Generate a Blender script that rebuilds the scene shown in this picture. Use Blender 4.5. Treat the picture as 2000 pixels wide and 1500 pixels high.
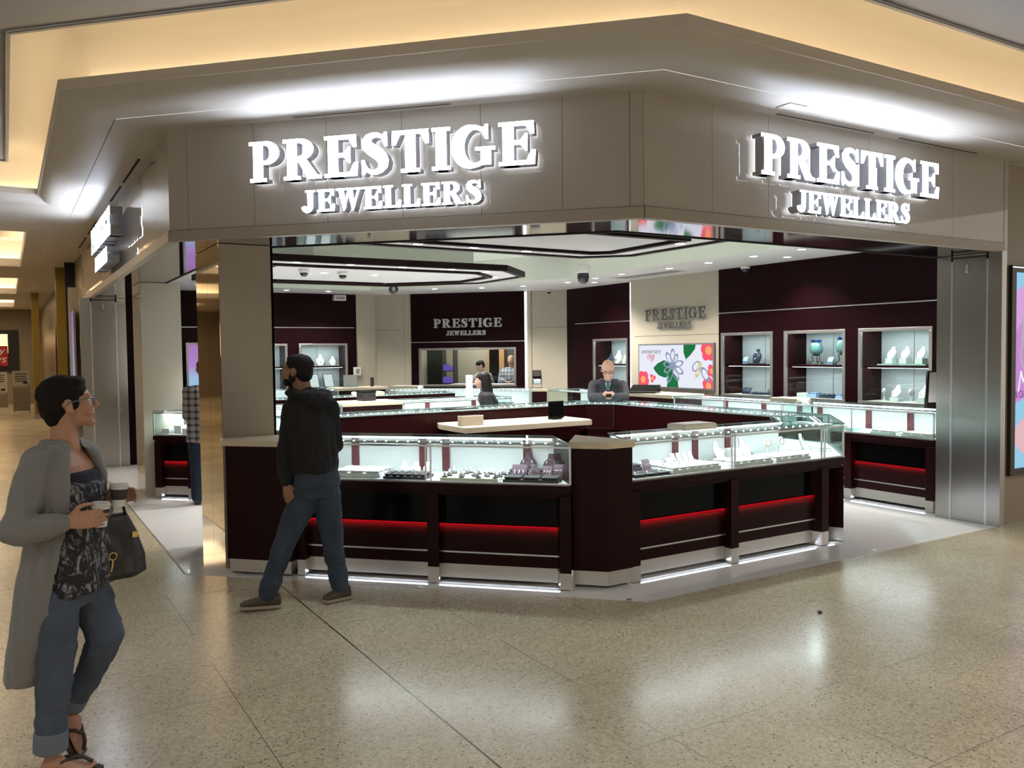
import bpy, bmesh, math, random
from mathutils import Vector, Matrix
random.seed(7)
PI = math.pi
S2 = math.sqrt(2)
sc = bpy.context.scene
for o in list(bpy.data.objects):
    bpy.data.objects.remove(o)
COL = sc.collection

# ---------------------------------------------------------------- camera, world, exposure
cd = bpy.data.cameras.new('camera')
cam = bpy.data.objects.new('camera', cd)
COL.objects.link(cam)
cd.sensor_fit = 'HORIZONTAL'
cd.sensor_width = 36.0
cd.lens = 36 * 1632.57 / 2000
cd.clip_start, cd.clip_end = 0.05, 200
M0 = Vector((0.85523139, -0.51811006, -0.01188433))
M1 = Vector((-0.03074569, -0.02783303, -0.99913964))
M2 = Vector((0.51733353, 0.85486097, -0.03973334))
mw = Matrix.Identity(4)
for i in range(3):
    mw[i][0] = M0[i]; mw[i][1] = -M1[i]; mw[i][2] = -M2[i]
mw[2][3] = 1.76
cam.matrix_world = mw
sc.camera = cam
sc.view_settings.view_transform = 'Standard'
sc.view_settings.look = 'None'
sc.view_settings.gamma = 1
sc.view_settings.use_curve_mapping = False
sc.view_settings.exposure = 1.15
w = bpy.data.worlds.new('world'); sc.world = w; w.use_nodes = True
w.node_tree.nodes['Background'].inputs[0].default_value = (1.0, 0.93, 0.82, 1)
w.node_tree.nodes['Background'].inputs[1].default_value = 0.42
cy = sc.cycles
cy.max_bounces = 6; cy.diffuse_bounces = 3; cy.glossy_bounces = 3
cy.transmission_bounces = 4; cy.transparent_max_bounces = 16
cy.sample_clamp_indirect = 4.0; cy.sample_clamp_direct = 0
cy.caustics_reflective = False; cy.caustics_refractive = False
cy.use_denoising = True; cy.use_adaptive_sampling = True; cy.adaptive_threshold = 0.045
try: cy.use_light_tree = False
except Exception: pass

def light(name, kind, loc, energy, color=(1,1,1), rot=(0,0,0), parent=None, **kw):
    d = bpy.data.lights.new(name, kind)
    d.energy = energy; d.color = color
    for k, v in kw.items(): setattr(d, k, v)
    o = bpy.data.objects.new(name, d); COL.objects.link(o)
    o.location = loc; o.rotation_euler = rot
    if parent: o.parent = parent
    return o

WARM = (1.0, 0.76, 0.50); COOL = (0.86, 0.93, 1.0); NEUT = (1.0, 0.93, 0.84)
# mall ceiling lamps around and behind the viewer (their housings are built below)
MALL_LAMPS = [(-1.6, 1.2), (1.2, -0.6), (3.4, 1.0), (6.0, 0.8), (8.4, 1.4), (-3.0, 5.0), (-2.2, 9.0)]
for x, y in MALL_LAMPS:
    light('mall_lamp_light', 'SPOT', (x, y, 3.90), 75, (1.0,0.95,0.88), spot_size=2.7, spot_blend=0.9, shadow_soft_size=0.25)
for y in (16.5, 24.7, 32.5):
    light('corridor_light', 'AREA', (-1.3, y, 3.95), 60, WARM, shape='RECTANGLE', size=2.0, size_y=3.5)

# ---------------------------------------------------------------- materials
def nt(m): return m.node_tree.nodes, m.node_tree.links
MATS = {}
def mat(name, color, rough=0.5, metal=0.0, coat=0.0, coat_r=0.03, spec=0.5, noise=0.0, nscale=20, stretch=(1,1,1), bump=0.0, emit=None, es=0.0, sheen=0.0, rvar=0.0):
    m = bpy.data.materials.new(name); m.use_nodes = True
    n, l = nt(m); b = n['Principled BSDF']
    b.inputs['Base Color'].default_value = (*color, 1)
    b.inputs['Roughness'].default_value = rough
    b.inputs['Metallic'].default_value = metal
    b.inputs['Coat Weight'].default_value = coat
    b.inputs['Coat Roughness'].default_value = coat_r
    b.inputs['Specular IOR Level'].default_value = spec
    if sheen: b.inputs['Sheen Weight'].default_value = sheen
    if emit:
        b.inputs['Emission Color'].default_value = (*emit, 1)
        b.inputs['Emission Strength'].default_value = es
    if noise or bump or rvar:
        tc = n.new('ShaderNodeTexCoord'); mp = n.new('ShaderNodeMapping'); tx = n.new('ShaderNodeTexNoise')
        mp.inputs['Scale'].default_value = stretch
        tx.inputs['Scale'].default_value = nscale; tx.inputs['Detail'].default_value = 3
        l.new(tc.outputs['Object'], mp.inputs['Vector']); l.new(mp.outputs[0], tx.inputs['Vector'])
        if noise:
            mx = n.new('ShaderNodeMix'); mx.data_type = 'RGBA'
            mx.inputs['A'].default_value = (*[max(0, c * (1 - noise)) for c in color], 1)
            mx.inputs['B'].default_value = (*[min(1, c * (1 + noise)) for c in color], 1)
            l.new(tx.outputs['Fac'], mx.inputs['Factor']); l.new(mx.outputs['Result'], b.inputs['Base Color'])
        if rvar:
            mr = n.new('ShaderNodeMapRange'); mr.inputs['To Min'].default_value = max(0.02, rough - rvar); mr.inputs['To Max'].default_value = rough + rvar
            l.new(tx.outputs['Fac'], mr.inputs['Value']); l.new(mr.outputs[0], b.inputs['Roughness'])
        if bump:
            bp = n.new('ShaderNodeBump'); bp.inputs['Strength'].default_value = bump; bp.inputs['Distance'].default_value = 0.01
            l.new(tx.outputs['Fac'], bp.inputs['Height']); l.new(bp.outputs[0], b.inputs['Normal'])
    MATS[name] = m
    return m
def emis(name, color, strength):
    m = bpy.data.materials.new(name); m.use_nodes = True
    n, l = nt(m); n.clear()
    e = n.new('ShaderNodeEmission'); o = n.new('ShaderNodeOutputMaterial')
    e.inputs[0].default_value = (*color, 1); e.inputs[1].default_value = strength
    l.new(e.outputs[0], o.inputs[0]); MATS[name] = m
    return m
def glass(name, tint=(0.93, 0.98, 0.97), ior=1.45, rough=0.01):
    m = bpy.data.materials.new(name); m.use_nodes = True
    n, l = nt(m); n.clear()
    t = n.new('ShaderNodeBsdfTransparent'); t.inputs[0].default_value = (*tint, 1)
    g = n.new('ShaderNodeBsdfGlossy'); g.inputs['Roughness'].default_value = rough
    lw = n.new('ShaderNodeLayerWeight'); lw.inputs['Blend'].default_value = 0.5
    pw_ = n.new('ShaderNodeMath'); pw_.operation = 'POWER'; pw_.inputs[1].default_value = 5.0; l.new(lw.outputs['Facing'], pw_.inputs[0])
    f = n.new('ShaderNodeMath'); f.operation = 'MULTIPLY_ADD'; f.inputs[1].default_value = 0.5; f.inputs[2].default_value = 0.02; l.new(pw_.outputs[0], f.inputs[0])
    x = n.new('ShaderNodeMixShader'); o = n.new('ShaderNodeOutputMaterial')
    l.new(f.outputs[0], x.inputs[0]); l.new(t.outputs[0], x.inputs[1]); l.new(g.outputs[0], x.inputs[2]); l.new(x.outputs[0], o.inputs[0])
    MATS[name] = m
    return m
plaster = mat('ceiling_plaster', (0.54, 0.505, 0.455), 0.55, spec=0.3)
mall_ceil = mat('mall_ceiling_paint', (0.31, 0.295, 0.28), 0.8)
cove_m = mat('cove_plaster', (0.62, 0.575, 0.51), 0.7)
fascia_m = mat('taupe_glass_panel', (0.43, 0.39, 0.335), 0.45, coat=1.0, coat_r=0.02, noise=0.05, nscale=3)
brushed_pillar = mat('taupe_brushed_panel', (0.37, 0.33, 0.27), 0.42, metal=0.25, noise=0.06, nscale=60, stretch=(1,1,0.03))
raft_rim = mat('raft_rim_wood', (0.009, 0.0035, 0.004), 0.5, spec=0.1)
gold_m = mat('polished_bronze_panel', (0.52, 0.43, 0.29), 0.05, metal=1.0)
steel = mat('brushed_steel', (0.40, 0.39, 0.37), 0.27, metal=1.0, rvar=0.0)
steel_lo = mat('satin_steel_plinth', (0.60, 0.58, 0.54), 0.32, metal=0.9, noise=0.08, nscale=50, stretch=(1,1,8))
mirror = mat('polished_steel_soffit', (0.55, 0.54, 0.55), 0.06, metal=1.0, noise=0.25, nscale=1.2)
maroon = mat('maroon_lacquered_wood', (0.017, 0.0028, 0.0036), 0.30, coat=0.0, spec=0.12, noise=0.15, nscale=30, stretch=(6,6,0.3))
maroon_wall = mat('maroon_wall_veneer', (0.0085, 0.0018, 0.0026), 0.40, coat=0.0, spec=0.06, noise=0.15, nscale=25, stretch=(6,6,0.3))
maroon_post = mat('maroon_post_wood', (0.09, 0.012, 0.017), 0.35, noise=0.3, nscale=25, stretch=(8,8,0.3))
blackp = mat('gloss_black_panel', (0.003, 0.003, 0.0035), 0.14, spec=0.10)
bone = mat('bone_solid_surface', (0.66, 0.58, 0.44), 0.35, noise=0.04, nscale=30)
beige_wall = mat('beige_wallcovering', (0.42, 0.38, 0.30), 0.5, noise=0.04, nscale=60)
store_ceil = mat('store_ceiling_paint', (0.70, 0.675, 0.655), 0.7)
store_ceil_up = mat('green_glow_tinted_ceiling', (0.78, 0.81, 0.71), 0.7)  # greenish uplight glow is tinted into the raised ceiling's colour
tile = mat('white_polished_tile', (0.80, 0.79, 0.79), 0.045, spec=0.6, noise=0.03, nscale=4)
white_lam = mat('white_laminate', (0.70, 0.735, 0.73), 0.4)
white_plastic = mat('white_plastic', (0.75, 0.74, 0.72), 0.4)
black_plastic = mat('black_plastic', (0.012, 0.012, 0.014), 0.3)
dark_gap = mat('shadow_joint', (0.01, 0.01, 0.01), 0.8)
grey_frame = mat('nickel_frame', (0.36, 0.34, 0.325), 0.35, metal=0.8)
glass_m = glass('case_glass')
glass_edge = mat('glass_edge_green', (0.30, 0.42, 0.41), 0.15, spec=0.8)
alu = mat('aluminium_rail', (0.62, 0.64, 0.66), 0.3, metal=0.9)
led_m = emis('led_cool_white', (0.90, 0.96, 1.0), 14.0)
ledbar_m = emis('led_diffuser', (0.92, 0.97, 1.0), 2.6)
red_m = emis('red_led_strip', (1.0, 0.010, 0.022), 0.20)
down_m = emis('downlight_lens', (1.0, 0.97, 0.92), 8.0)
cove_led = emis('warm_cove_tube', (1.0, 0.77, 0.47), 7.0)
sign_m = emis('sign_face_white', (0.76, 0.84, 1.0), 12.0)
stripe_led = emis('wall_strip_light', (0.95, 0.98, 1.0), 2.6)
velvet = mat('mauve_velvet', (0.085, 0.048, 0.066), 0.8, sheen=0.1)
dark_tray = mat('black_leatherette_tray', (0.018, 0.013, 0.02), 0.45)
white_leather = mat('white_leatherette', (0.82, 0.81, 0.80), 0.45)
cream_tray = mat('cream_leatherette', (0.78, 0.80, 0.62), 0.5)
blue_disp = mat('pale_blue_leatherette', (0.30, 0.42, 0.66), 0.4)
navy_disp = mat('navy_leatherette', (0.02, 0.03, 0.06), 0.35)
silver = mat('silver', (0.85, 0.85, 0.88), 0.12, metal=1.0)
goldj = mat('gold', (0.9, 0.65, 0.25), 0.15, metal=1.0)

def terrazzo():
    m = bpy.data.materials.new('terrazzo_floor_tile'); m.use_nodes = True
    n, l = nt(m); b = n['Principled BSDF']
    tc = n.new('ShaderNodeTexCoord')
    def N(t, **k):
        x = n.new(t)
        for a, v in k.items(): x.inputs[a].default_value = v
        return x
    def ramp(src, p0, p1, c0, c1):
        r = n.new('ShaderNodeValToRGB'); r.color_ramp.elements[0].position = p0; r.color_ramp.elements[1].position = p1
        r.color_ramp.elements[0].color = (*c0, 1); r.color_ramp.elements[1].color = (*c1, 1)
        l.new(src, r.inputs[0]); return r.outputs[0]
    def mul(a, bb, f=1.0):
        x = n.new('ShaderNodeMix'); x.data_type = 'RGBA'; x.blend_type = 'MULTIPLY'; x.inputs['Factor'].default_value = f
        l.new(a, x.inputs['A']); l.new(bb, x.inputs['B']); return x.outputs['Result']
    n1 = N('ShaderNodeTexNoise', Scale=1.1, Detail=2.0); l.new(tc.outputs['Object'], n1.inputs['Vector'])
    base = ramp(n1.outputs['Fac'], 0.3, 0.7, (0.47, 0.415, 0.305), (0.57, 0.51, 0.38))
    v = N('ShaderNodeTexVoronoi', Scale=85.0); l.new(tc.outputs['Object'], v.inputs['Vector'])
    sep = n.new('ShaderNodeSeparateColor'); l.new(v.outputs['Color'], sep.inputs[0])
    chips = ramp(sep.outputs[0], 0.0, 1.0, (0.74, 0.70, 0.66), (1.16, 1.14, 1.10))
    c = mul(base, chips, 0.9)
    v2 = N('ShaderNodeTexVoronoi', Scale=42.0, Randomness=1.0); l.new(tc.outputs['Object'], v2.inputs['Vector'])
    sep2 = n.new('ShaderNodeSeparateColor'); l.new(v2.outputs['Color'], sep2.inputs[0])
    dk = n.new('ShaderNodeMath'); dk.operation = 'GREATER_THAN'; dk.inputs[1].default_value = 0.72; l.new(sep2.outputs[1], dk.inputs[0])
    near = n.new('ShaderNodeMath'); near.operation = 'LESS_THAN'; near.inputs[1].default_value = 0.21; l.new(v2.outputs['Distance'], near.inputs[0])
    dm = n.new('ShaderNodeMath'); dm.operation = 'MULTIPLY'; l.new(dk.outputs[0], dm.inputs[0]); l.new(near.outputs[0], dm.inputs[1])
    x = n.new('ShaderNodeMix'); x.data_type = 'RGBA'; l.new(dm.outputs[0], x.inputs['Factor']); l.new(c, x.inputs['A']); x.inputs['B'].default_value = (0.10, 0.075, 0.05, 1)
    c = x.outputs['Result']
    # joints on a 0.78 m grid
    sx = n.new('ShaderNodeSeparateXYZ'); l.new(tc.outputs['Object'], sx.inputs[0])
    def joint(out, off, period, w):
        a = n.new('ShaderNodeMath'); a.operation = 'SUBTRACT'; a.inputs[1].default_value = off; l.new(out, a.inputs[0])
        p = n.new('ShaderNodeMath'); p.operation = 'PINGPONG'; p.inputs[1].default_value = period / 2; l.new(a.outputs[0], p.inputs[0])
        c_ = n.new('ShaderNodeMath'); c_.operation = 'LESS_THAN'; c_.inputs[1].default_value = w; l.new(p.outputs[0], c_.inputs[0])
        return c_.outputs[0]
    jx = joint(sx.outputs[0], 0.955, 0.785, 0.0022); jy = joint(sx.outputs[1], 2.82, 0.785, 0.0018)
    jm = n.new('ShaderNodeMath'); jm.operation = 'MAXIMUM'; l.new(jx, jm.inputs[0]); l.new(jy, jm.inputs[1])
    nj = N('ShaderNodeTexNoise', Scale=1.7); l.new(tc.outputs['Object'], nj.inputs['Vector'])
    jc = ramp(nj.outputs['Fac'], 0.46, 0.54, (0.16, 0.13, 0.10), (0.55, 0.50, 0.41))
    x = n.new('ShaderNodeMix'); x.data_type = 'RGBA'; l.new(jm.outputs[0], x.inputs['Factor']); l.new(c, x.inputs['A']); l.new(jc, x.inputs['B'])
    c = x.outputs['Result']
    jb = joint(sx.outputs[0], 1.735, 40.0, 0.0042)
    x = n.new('ShaderNodeMix'); x.data_type = 'RGBA'; l.new(jb, x.inputs['Factor']); l.new(c, x.inputs['A']); x.inputs['B'].default_value = (0.05, 0.04, 0.03, 1)
    l.new(x.outputs['Result'], b.inputs['Base Color'])
    n2 = N('ShaderNodeTexNoise', Scale=2.2, Detail=4.0); l.new(tc.outputs['Object'], n2.inputs['Vector'])
    mr = n.new('ShaderNodeMapRange'); mr.inputs['To Min'].default_value = 0.15; mr.inputs['To Max'].default_value = 0.28
    l.new(n2.outputs['Fac'], mr.inputs['Value']); l.new(mr.outputs[0], b.inputs['Roughness'])
    b.inputs['Specular IOR Level'].default_value = 0.32
    return m
terrazzo_m = terrazzo()

# ---------------------------------------------------------------- mesh helpers
class MB:
    def __init__(s): s.v = []; s.f = []
    def add(s, vs, fs):
        k = len(s.v); s.v += [tuple(x) for x in vs]; s.f += [tuple(i + k for i in f) for f in fs]; return s
    def box(s, x0, x1, y0, y1, z0, z1):
        return s.add([(x0,y0,z0),(x1,y0,z0),(x1,y1,z0),(x0,y1,z0),(x0,y0,z1),(x1,y0,z1),(x1,y1,z1),(x0,y1,z1)],
                     [(0,3,2,1),(4,5,6,7),(0,1,5,4),(1,2,6,5),(2,3,7,6),(3,0,4,7)])
    def prism(s, poly, z0, z1):
        a = sum(poly[i][0]*poly[(i+1)%len(poly)][1]-poly[(i+1)%len(poly)][0]*poly[i][1] for i in range(len(poly)))
        if a < 0: poly = poly[::-1]
        n = len(poly)
        return s.add([(x,y,z0) for x,y in poly]+[(x,y,z1) for x,y in poly],
                     [tuple(range(n-1,-1,-1)), tuple(range(n,2*n))]+[(i,(i+1)%n,n+(i+1)%n,n+i) for i in range(n)])
    def quad(s, *p): return s.add(p, [tuple(range(len(p)))])
    def tube(s, path, r, n=8, caps=True):
        path = [Vector(p) for p in path]; rs = r if isinstance(r, (list, tuple)) else [r]*len(path)
        rings = []; up = None
        for i, p in enumerate(path):
            d = (path[min(i+1, len(path)-1)] - path[max(i-1, 0)])
            if d.length < 1e-9: d = Vector((0,0,1))
            d.normalize()
            if up is None: up = Vector((0,0,1)) if abs(d.z) < 0.9 else Vector((1,0,0))
            a = d.cross(up)
            if a.length < 1e-5: a = d.orthogonal()
            a.normalize(); b = a.cross(d).normalized(); up = b
            rings.append([p + (a*math.cos(t)+b*math.sin(t))*rs[i] for t in [2*PI*k/n for k in range(n)]])
        vs = [q for rg in rings for q in rg]; fs = []
        for i in range(len(rings)-1):
            for k in range(n):
                fs.append((i*n+k, i*n+(k+1)%n, (i+1)*n+(k+1)%n, (i+1)*n+k))
        if caps: fs += [tuple(range(n-1,-1,-1)), tuple((len(rings)-1)*n+k for k in range(n))]
        return s.add(vs, fs)
    def loft(s, rings, caps=True):
        n = len(rings[0]); vs = [q for rg in rings for q in rg]; fs = []
        for i in range(len(rings)-1):
            for k in range(n):
                fs.append((i*n+k, i*n+(k+1)%n, (i+1)*n+(k+1)%n, (i+1)*n+k))
        if caps: fs += [tuple(range(n-1,-1,-1)), tuple((len(rings)-1)*n+k for k in range(n))]
        return s.add(vs, fs)
    def lathe(s, prof, c=(0,0,0), n=16):
        return s.loft([[(c[0]+r*math.cos(2*PI*k/n), c[1]+r*math.sin(2*PI*k/n), c[2]+z) for k in range(n)] for r, z in prof])
    def ball(s, c, r, n=12, m=8, sc_=(1,1,1)):
        return s.loft([[(c[0]+r*sc_[0]*math.sin(PI*j/m)*math.cos(2*PI*k/n), c[1]+r*sc_[1]*math.sin(PI*j/m)*math.sin(2*PI*k/n), c[2]-r*sc_[2]*math.cos(PI*j/m)) for k in range(n)] for j in [0.15]+list(range(1,m))+[m-0.15]])
    def xf(s, mtx, start=0):
        for i in range(start, len(s.v)): s.v[i] = tuple(mtx @ Vector(s.v[i]))
        return s
    def build(s, name, m, parent=None, smooth=False, loc=None, rz=0, bevel=0.0, label=None, kind=None, recalc=False, weld=False):
        me = bpy.data.meshes.new(name); me.from_pydata(s.v, [], s.f)
        if recalc:
            bm = bmesh.new(); bm.from_mesh(me); bmesh.ops.recalc_face_normals(bm, faces=bm.faces); bm.to_mesh(me); bm.free()
        if weld:
            bm = bmesh.new(); bm.from_mesh(me); bmesh.ops.remove_doubles(bm, verts=bm.verts, dist=0.0005)
            for e in bm.edges:
                if len(e.link_faces) == 2 and e.calc_face_angle(0) > 0.6: e.smooth = False
            bm.to_mesh(me); bm.free()
        me.update()
        if smooth:
            for p in me.polygons: p.use_smooth = True
        if m: me.materials.append(m)
        o = bpy.data.objects.new(name, me); COL.objects.link(o)
        if parent: o.parent = parent
        if loc is not None: o.location = loc
        if rz: o.rotation_euler.z = rz
        if bevel:
            b = o.modifiers.new('bevel', 'BEVEL'); b.width = bevel; b.segments = 2; b.limit_method = 'ANGLE'
        if label: o['label'] = label
        if kind: o['kind'] = kind
        return o
def tag(o, label, cat, group=None, kind=None):
    o['label'] = label; o['category'] = cat
    if group: o['group'] = group
    if kind: o['kind'] = kind
    return o
def thing(name, label, cat, loc=(0,0,0), rz=0, group=None):
    o = bpy.data.objects.new(name, None); COL.objects.link(o)
    o.empty_display_size = 0.1
    o.location = loc; o.rotation_euler.z = rz
    return tag(o, label, cat, group)
def kids(o): return [c for c in bpy.data.objects if c.parent == o]
def dup(root, loc, rz=0, label=None, group=None, scale=None):
    r = root.copy(); COL.objects.link(r); r.location = loc; r.rotation_euler.z = rz
    if label: r['label'] = label
    if group: r['group'] = group
    if scale: r.scale = scale
    for ch in kids(root):
        c = ch.copy(); COL.objects.link(c); c.parent = r
        for g in kids(ch):
            d = g.copy(); COL.objects.link(d); d.parent = c
    return r
def struct(name, mb, m, **k): return mb.build(name, m, kind='structure', **k)

# ---------------------------------------------------------------- building geometry
C1 = (3.767, 4.453); C2 = (1.141, 7.079); SUM = 8.22
T8 = math.tan(PI/8)
def offp(d, turn=False, yend=16.0):   # storefront line pushed d metres out into the mall
    p = []
    if turn: p += [(-8.0, 12.0-d), (C2[0]-d, 12.0-d)]
    else: p += [(C2[0]-d, yend)]
    p += [(C2[0]-d, C2[1]-d*T8), (C1[0]-d*T8, C1[1]-d), (14.0, C1[1]-d)]
    return p
def ribbon(mb, d0, z0, d1, z1, turn=False, yend=16.0):
    a = offp(d0, turn, yend); b = offp(d1, turn, yend)
    for i in range(len(a)-1):
        mb.quad((*a[i], z0), (*a[i+1], z0), (*b[i+1], z1), (*b[i], z1))
    return mb

# floors
fl = MB().prism([(-10,-8),(16,-8),(16,4.452),(C1[0],4.452),(C2[0]+0.03,C2[1]-0.02),(1.19,16.0),(1.19,40),(-10,40)], -0.1, 0.0)
struct('floor', fl, terrazzo_m)
fl = MB().prism([(C1[0],4.453),(12,4.453),(12,20),(1.19,20),(1.19,7.06)], -0.1, 0.0005)
struct('floor', fl, tile)
MB().box(-10, 1.19, 16, 16.01, -0.01, 0.001)
b = MB()
for k in range(9): b.box(1.2, 9.7, 5.2+k*1.2, 5.203+k*1.2, 0.0005, 0.0009)
for k in range(7): b.box(2.0+k*1.2, 2.003+k*1.2, 4.46, 17, 0.0005, 0.0009)
struct('trim_1', b, mat('tile_grout', (0.42, 0.42, 0.43), 0.5))
b = MB()
pp = offp(0.0); pq = offp(-0.008)
for i in (1, 2): b.quad((*pp[i],0.0012), (*pp[i+1],0.0012), (*pq[i+1],0.0012), (*pq[i],0.0012))
b.quad((*pp[0],0.0012), (*pp[1],0.0012), (*pq[1],0.0012), (*pq[0],0.0012))

# fascia faces (three), each in its own frame: x along the face as seen from outside, y into the store
FZ0, FZ1 = 2.655, 3.52
LLEN = math.dist(C1, C2)
def face_frame(k):
    return {'L': ((C2[0], C2[1], 0), -PI/4), 'R': ((C1[0], C1[1], 0), 0.0), 'S': ((C2[0], 15.75, 0), -PI/2)}[k]
def fascia(side, name, length, seams, x0=0.0):
    loc, rz = face_frame(side)
    b = MB()
    xs = [x0] + seams + [length]
    g = 0.0016
    for i in range(len(xs)-1):
        b.box(xs[i]+g, xs[i+1]-g, 0.0, 0.03, FZ0+0.085, FZ1)
    struct(name, b, fascia_m, loc=loc, rz=rz)
    struct('trim_2', MB().box(x0, length, -0.012, 0.05, FZ0, FZ0+0.082), MATS['taupe_brushed_panel'], loc=loc, rz=rz)
    struct('trim_3', MB().box(x0, length, 0.003, 0.035, FZ0+0.05, FZ1-0.001).box(x0, length, -0.006, 0.03, FZ0+0.0815, FZ0+0.0855), dark_gap, loc=loc, rz=rz)
fascia('L', 'wall_front_left', LLEN, [0.17, 0.75, 1.36, 1.96, 2.56, 3.15, 3.62])
fascia('R', 'wall_front_right', 4.46, [0.64, 1.22, 2.42, 3.62])
fascia('S', 'wall_side_left', 15.75-C2[1], [1.2, 2.4, 3.6, 4.8, 6.0, 7.2, 8.1])
# header: polished soffit and inner face
def header_poly(i):   # i metres inside the face line
    return [(C2[0]+i, 15.0), (C2[0]+i, C2[1]+i*T8), (C1[0]+i*T8, C1[1]+i), (8.3, C1[1]+i)]
b = MB(); a0 = header_poly(0.03); a1 = header_poly(0.60)
for i in range(3): b.quad((*a0[i],FZ0+0.004), (*a1[i],FZ0+0.004), (*a1[i+1],FZ0+0.004), (*a0[i+1],FZ0+0.004))
struct('ceiling', b, mirror)
b = MB(); a2 = header_poly(0.62)
for i in range(3): b.prism([a1[i], a1[i+1], a2[i+1], a2[i]], FZ0-0.004, 3.5)
struct('trim_4', b, dark_gap)
# mall soffit, lip and warm cove
b = MB(); ribbon(b, 0.0, FZ1, 0.385, FZ1)
struct('ceiling', b, plaster)
b = MB(); ribbon(b, 0.39, FZ1+0.001, 0.52, FZ1+0.004, True); ribbon(b, 0.52, FZ1+0.004, 0.62, FZ1+0.02, True); ribbon(b, 0.62, FZ1+0.02, 0.70, FZ1+0.06, True); ribbon(b, 0.70, FZ1+0.06, 0.75, FZ1+0.12, True)
o = struct('ceiling', b, plaster, smooth=True, weld=True)
b = MB(); ribbon(b, 0.375, FZ1+0.02, 0.40, FZ1+0.02)
struct('trim_5', b, dark_gap)
b = MB(); ribbon(b, 0.75, FZ1+0.12, 0.765, FZ1+0.12, True); ribbon(b, 0.765, FZ1+0.12, 0.765, FZ1+0.19, True); ribbon(b, 0.765, FZ1+0.19, 0.73, FZ1+0.19, True)
struct('trim_6', b, plaster)
b = MB(); ribbon(b, 0.735, FZ1+0.19, 0.735, FZ1+0.13, True); ribbon(b, 0.735, FZ1+0.13, 0.55, FZ1+0.13, True); ribbon(b, 0.55, FZ1+0.13, 0.55, 3.80, True)

for k in range(10):
    a0_, a1_ = PI/2*k/10, PI/2*(k+1)/10
    ribbon(b, 0.55+0.36*(1-math.cos(a0_)), 3.80+0.35*math.sin(a0_), 0.55+0.36*(1-math.cos(a1_)), 3.80+0.35*math.sin(a1_), True)
ribbon(b, 0.91, 4.15, 1.12, 4.15, True)
struct('ceiling', b, cove_m, smooth=True, weld=True)
b = MB(); ribbon(b, 0.630, FZ1+0.175, 0.650, FZ1+0.175, True); ribbon(b, 0.650, FZ1+0.135, 0.650, FZ1+0.175, True)
tb = struct('trim_7', b, cove_led)
b = MB(); ribbon(b, 1.065, 4.15, 1.065, 3.93, True); ribbon(b, 1.045, 3.93, 1.045, 4.15, True); ribbon(b, 1.045, 3.93, 1.075, 3.93, True)
struct('trim_8', b, mall_ceil)
# grey mall ceiling beyond the cove
q = offp(1.07, True)
b = MB()
for i in range(4): b.quad((*q[i], 3.95), (*q[i+1], 3.95), (q[i+1][0] if i < 3 else 14, -9, 3.95), (q[i][0], -9, 3.95))
struct('ceiling', b, mall_ceil)
# corridor ceiling with coffers
cof = [(13.75, 19.1), (21.9, 27.4), (30.3, 34.6)]
b = MB(); ys = [11.62] + [v for c in cof for v in c] + [38.0]
b.box(0.31, 0.755, 11.62, 38, FZ1+0.003, FZ1+0.03)
b.box(0.75, 1.2, 16, 38, FZ1, FZ1+0.03)
for i in range(0, len(ys), 2): b.box(-8, 0.31, ys[i], ys[i+1], FZ1+0.003, FZ1+0.03)
for y0, y1 in cof: b.box(-8, -2.9, y0, y1, FZ1+0.003, FZ1+0.03)
struct('ceiling', b, plaster)
for k, (y0, y1) in enumerate(cof):
    b = MB()
    b.box(-3.0, 0.36, y0-0.05, y1+0.25, 4.05, 4.08)
    b.box(0.30, 0.33, y0, y1, FZ1+0.03, FZ1+0.16); b.box(-2.93, -2.9, y0, y1, FZ1+0.03, FZ1+0.16)
    b.box(-2.9, 0.31, y0-0.03, y0, FZ1+0.03, FZ1+0.16); b.box(-2.9, 0.31, y1, y1+0.03, FZ1+0.03, FZ1+0.16)
    b.box(-3.1, 0.62, y1+0.25, y1+0.28, FZ1, 4.08); b.box(-3.1, 0.62, y0-0.3, y0-0.27, FZ1, 4.08); b.box(0.60, 0.63, y0-0.3, y1+0.3, FZ1, 4.08); b.box(-3.1,-3.08, y0-0.3, y1+0.3, FZ1, 4.08)
    struct('ceiling', b, cove_m)
    struct('trim_9', MB().box(-2.9, 0.30, y1+0.06, y1+0.16, FZ1+0.05, FZ1+0.10).box(0.40, 0.50, y0, y1, FZ1+0.05, FZ1+0.10), cove_led)
# linear slot diffusers in the soffit, one strip thing each
def slot(x0, y0, x1, y1, label):
    d = Vector((x1-x0, y1-y0, 0)); L = d.length; rz = math.atan2(d.y, d.x)
    t = thing('slot_diffuser', label, 'air vent', (x0, y0, FZ1), rz)
    MB().box(0, L, -0.012, 0.012, -0.004, 0.0015).build('slot', dark_gap, t)
    MB().box(-0.01, L+0.01, -0.022, -0.013, -0.006, 0.0015).box(-0.01, L+0.01, 0.013, 0.022, -0.006, 0.0015).build('flange', plaster, t)
slot(1.89, 6.22, 2.75, 5.36, 'black slot air vent in the soffit above the left lit shop name')
slot(5.03, 4.40, 6.18, 4.40, 'nearer black slot air vent in the soffit above the right lit shop name')
slot(6.53, 4.40, 7.68, 4.40, 'farther black slot air vent in the soffit past the right lit shop name')
for k, (ya, yb) in enumerate(((8.2, 9.4), (9.6, 10.6), (12.3, 13.6), (14.0, 15.4))):
    slot(1.08, ya, 1.08, yb, ['first', 'second', 'third', 'fourth'][k] + ' slot air vent from the corner along the corridor side soffit')
t = thing('access_hatch', 'small square hatch in the soffit above the right hand shop sign', 'hatch', (4.98, 4.22, FZ1-0.001))
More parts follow.
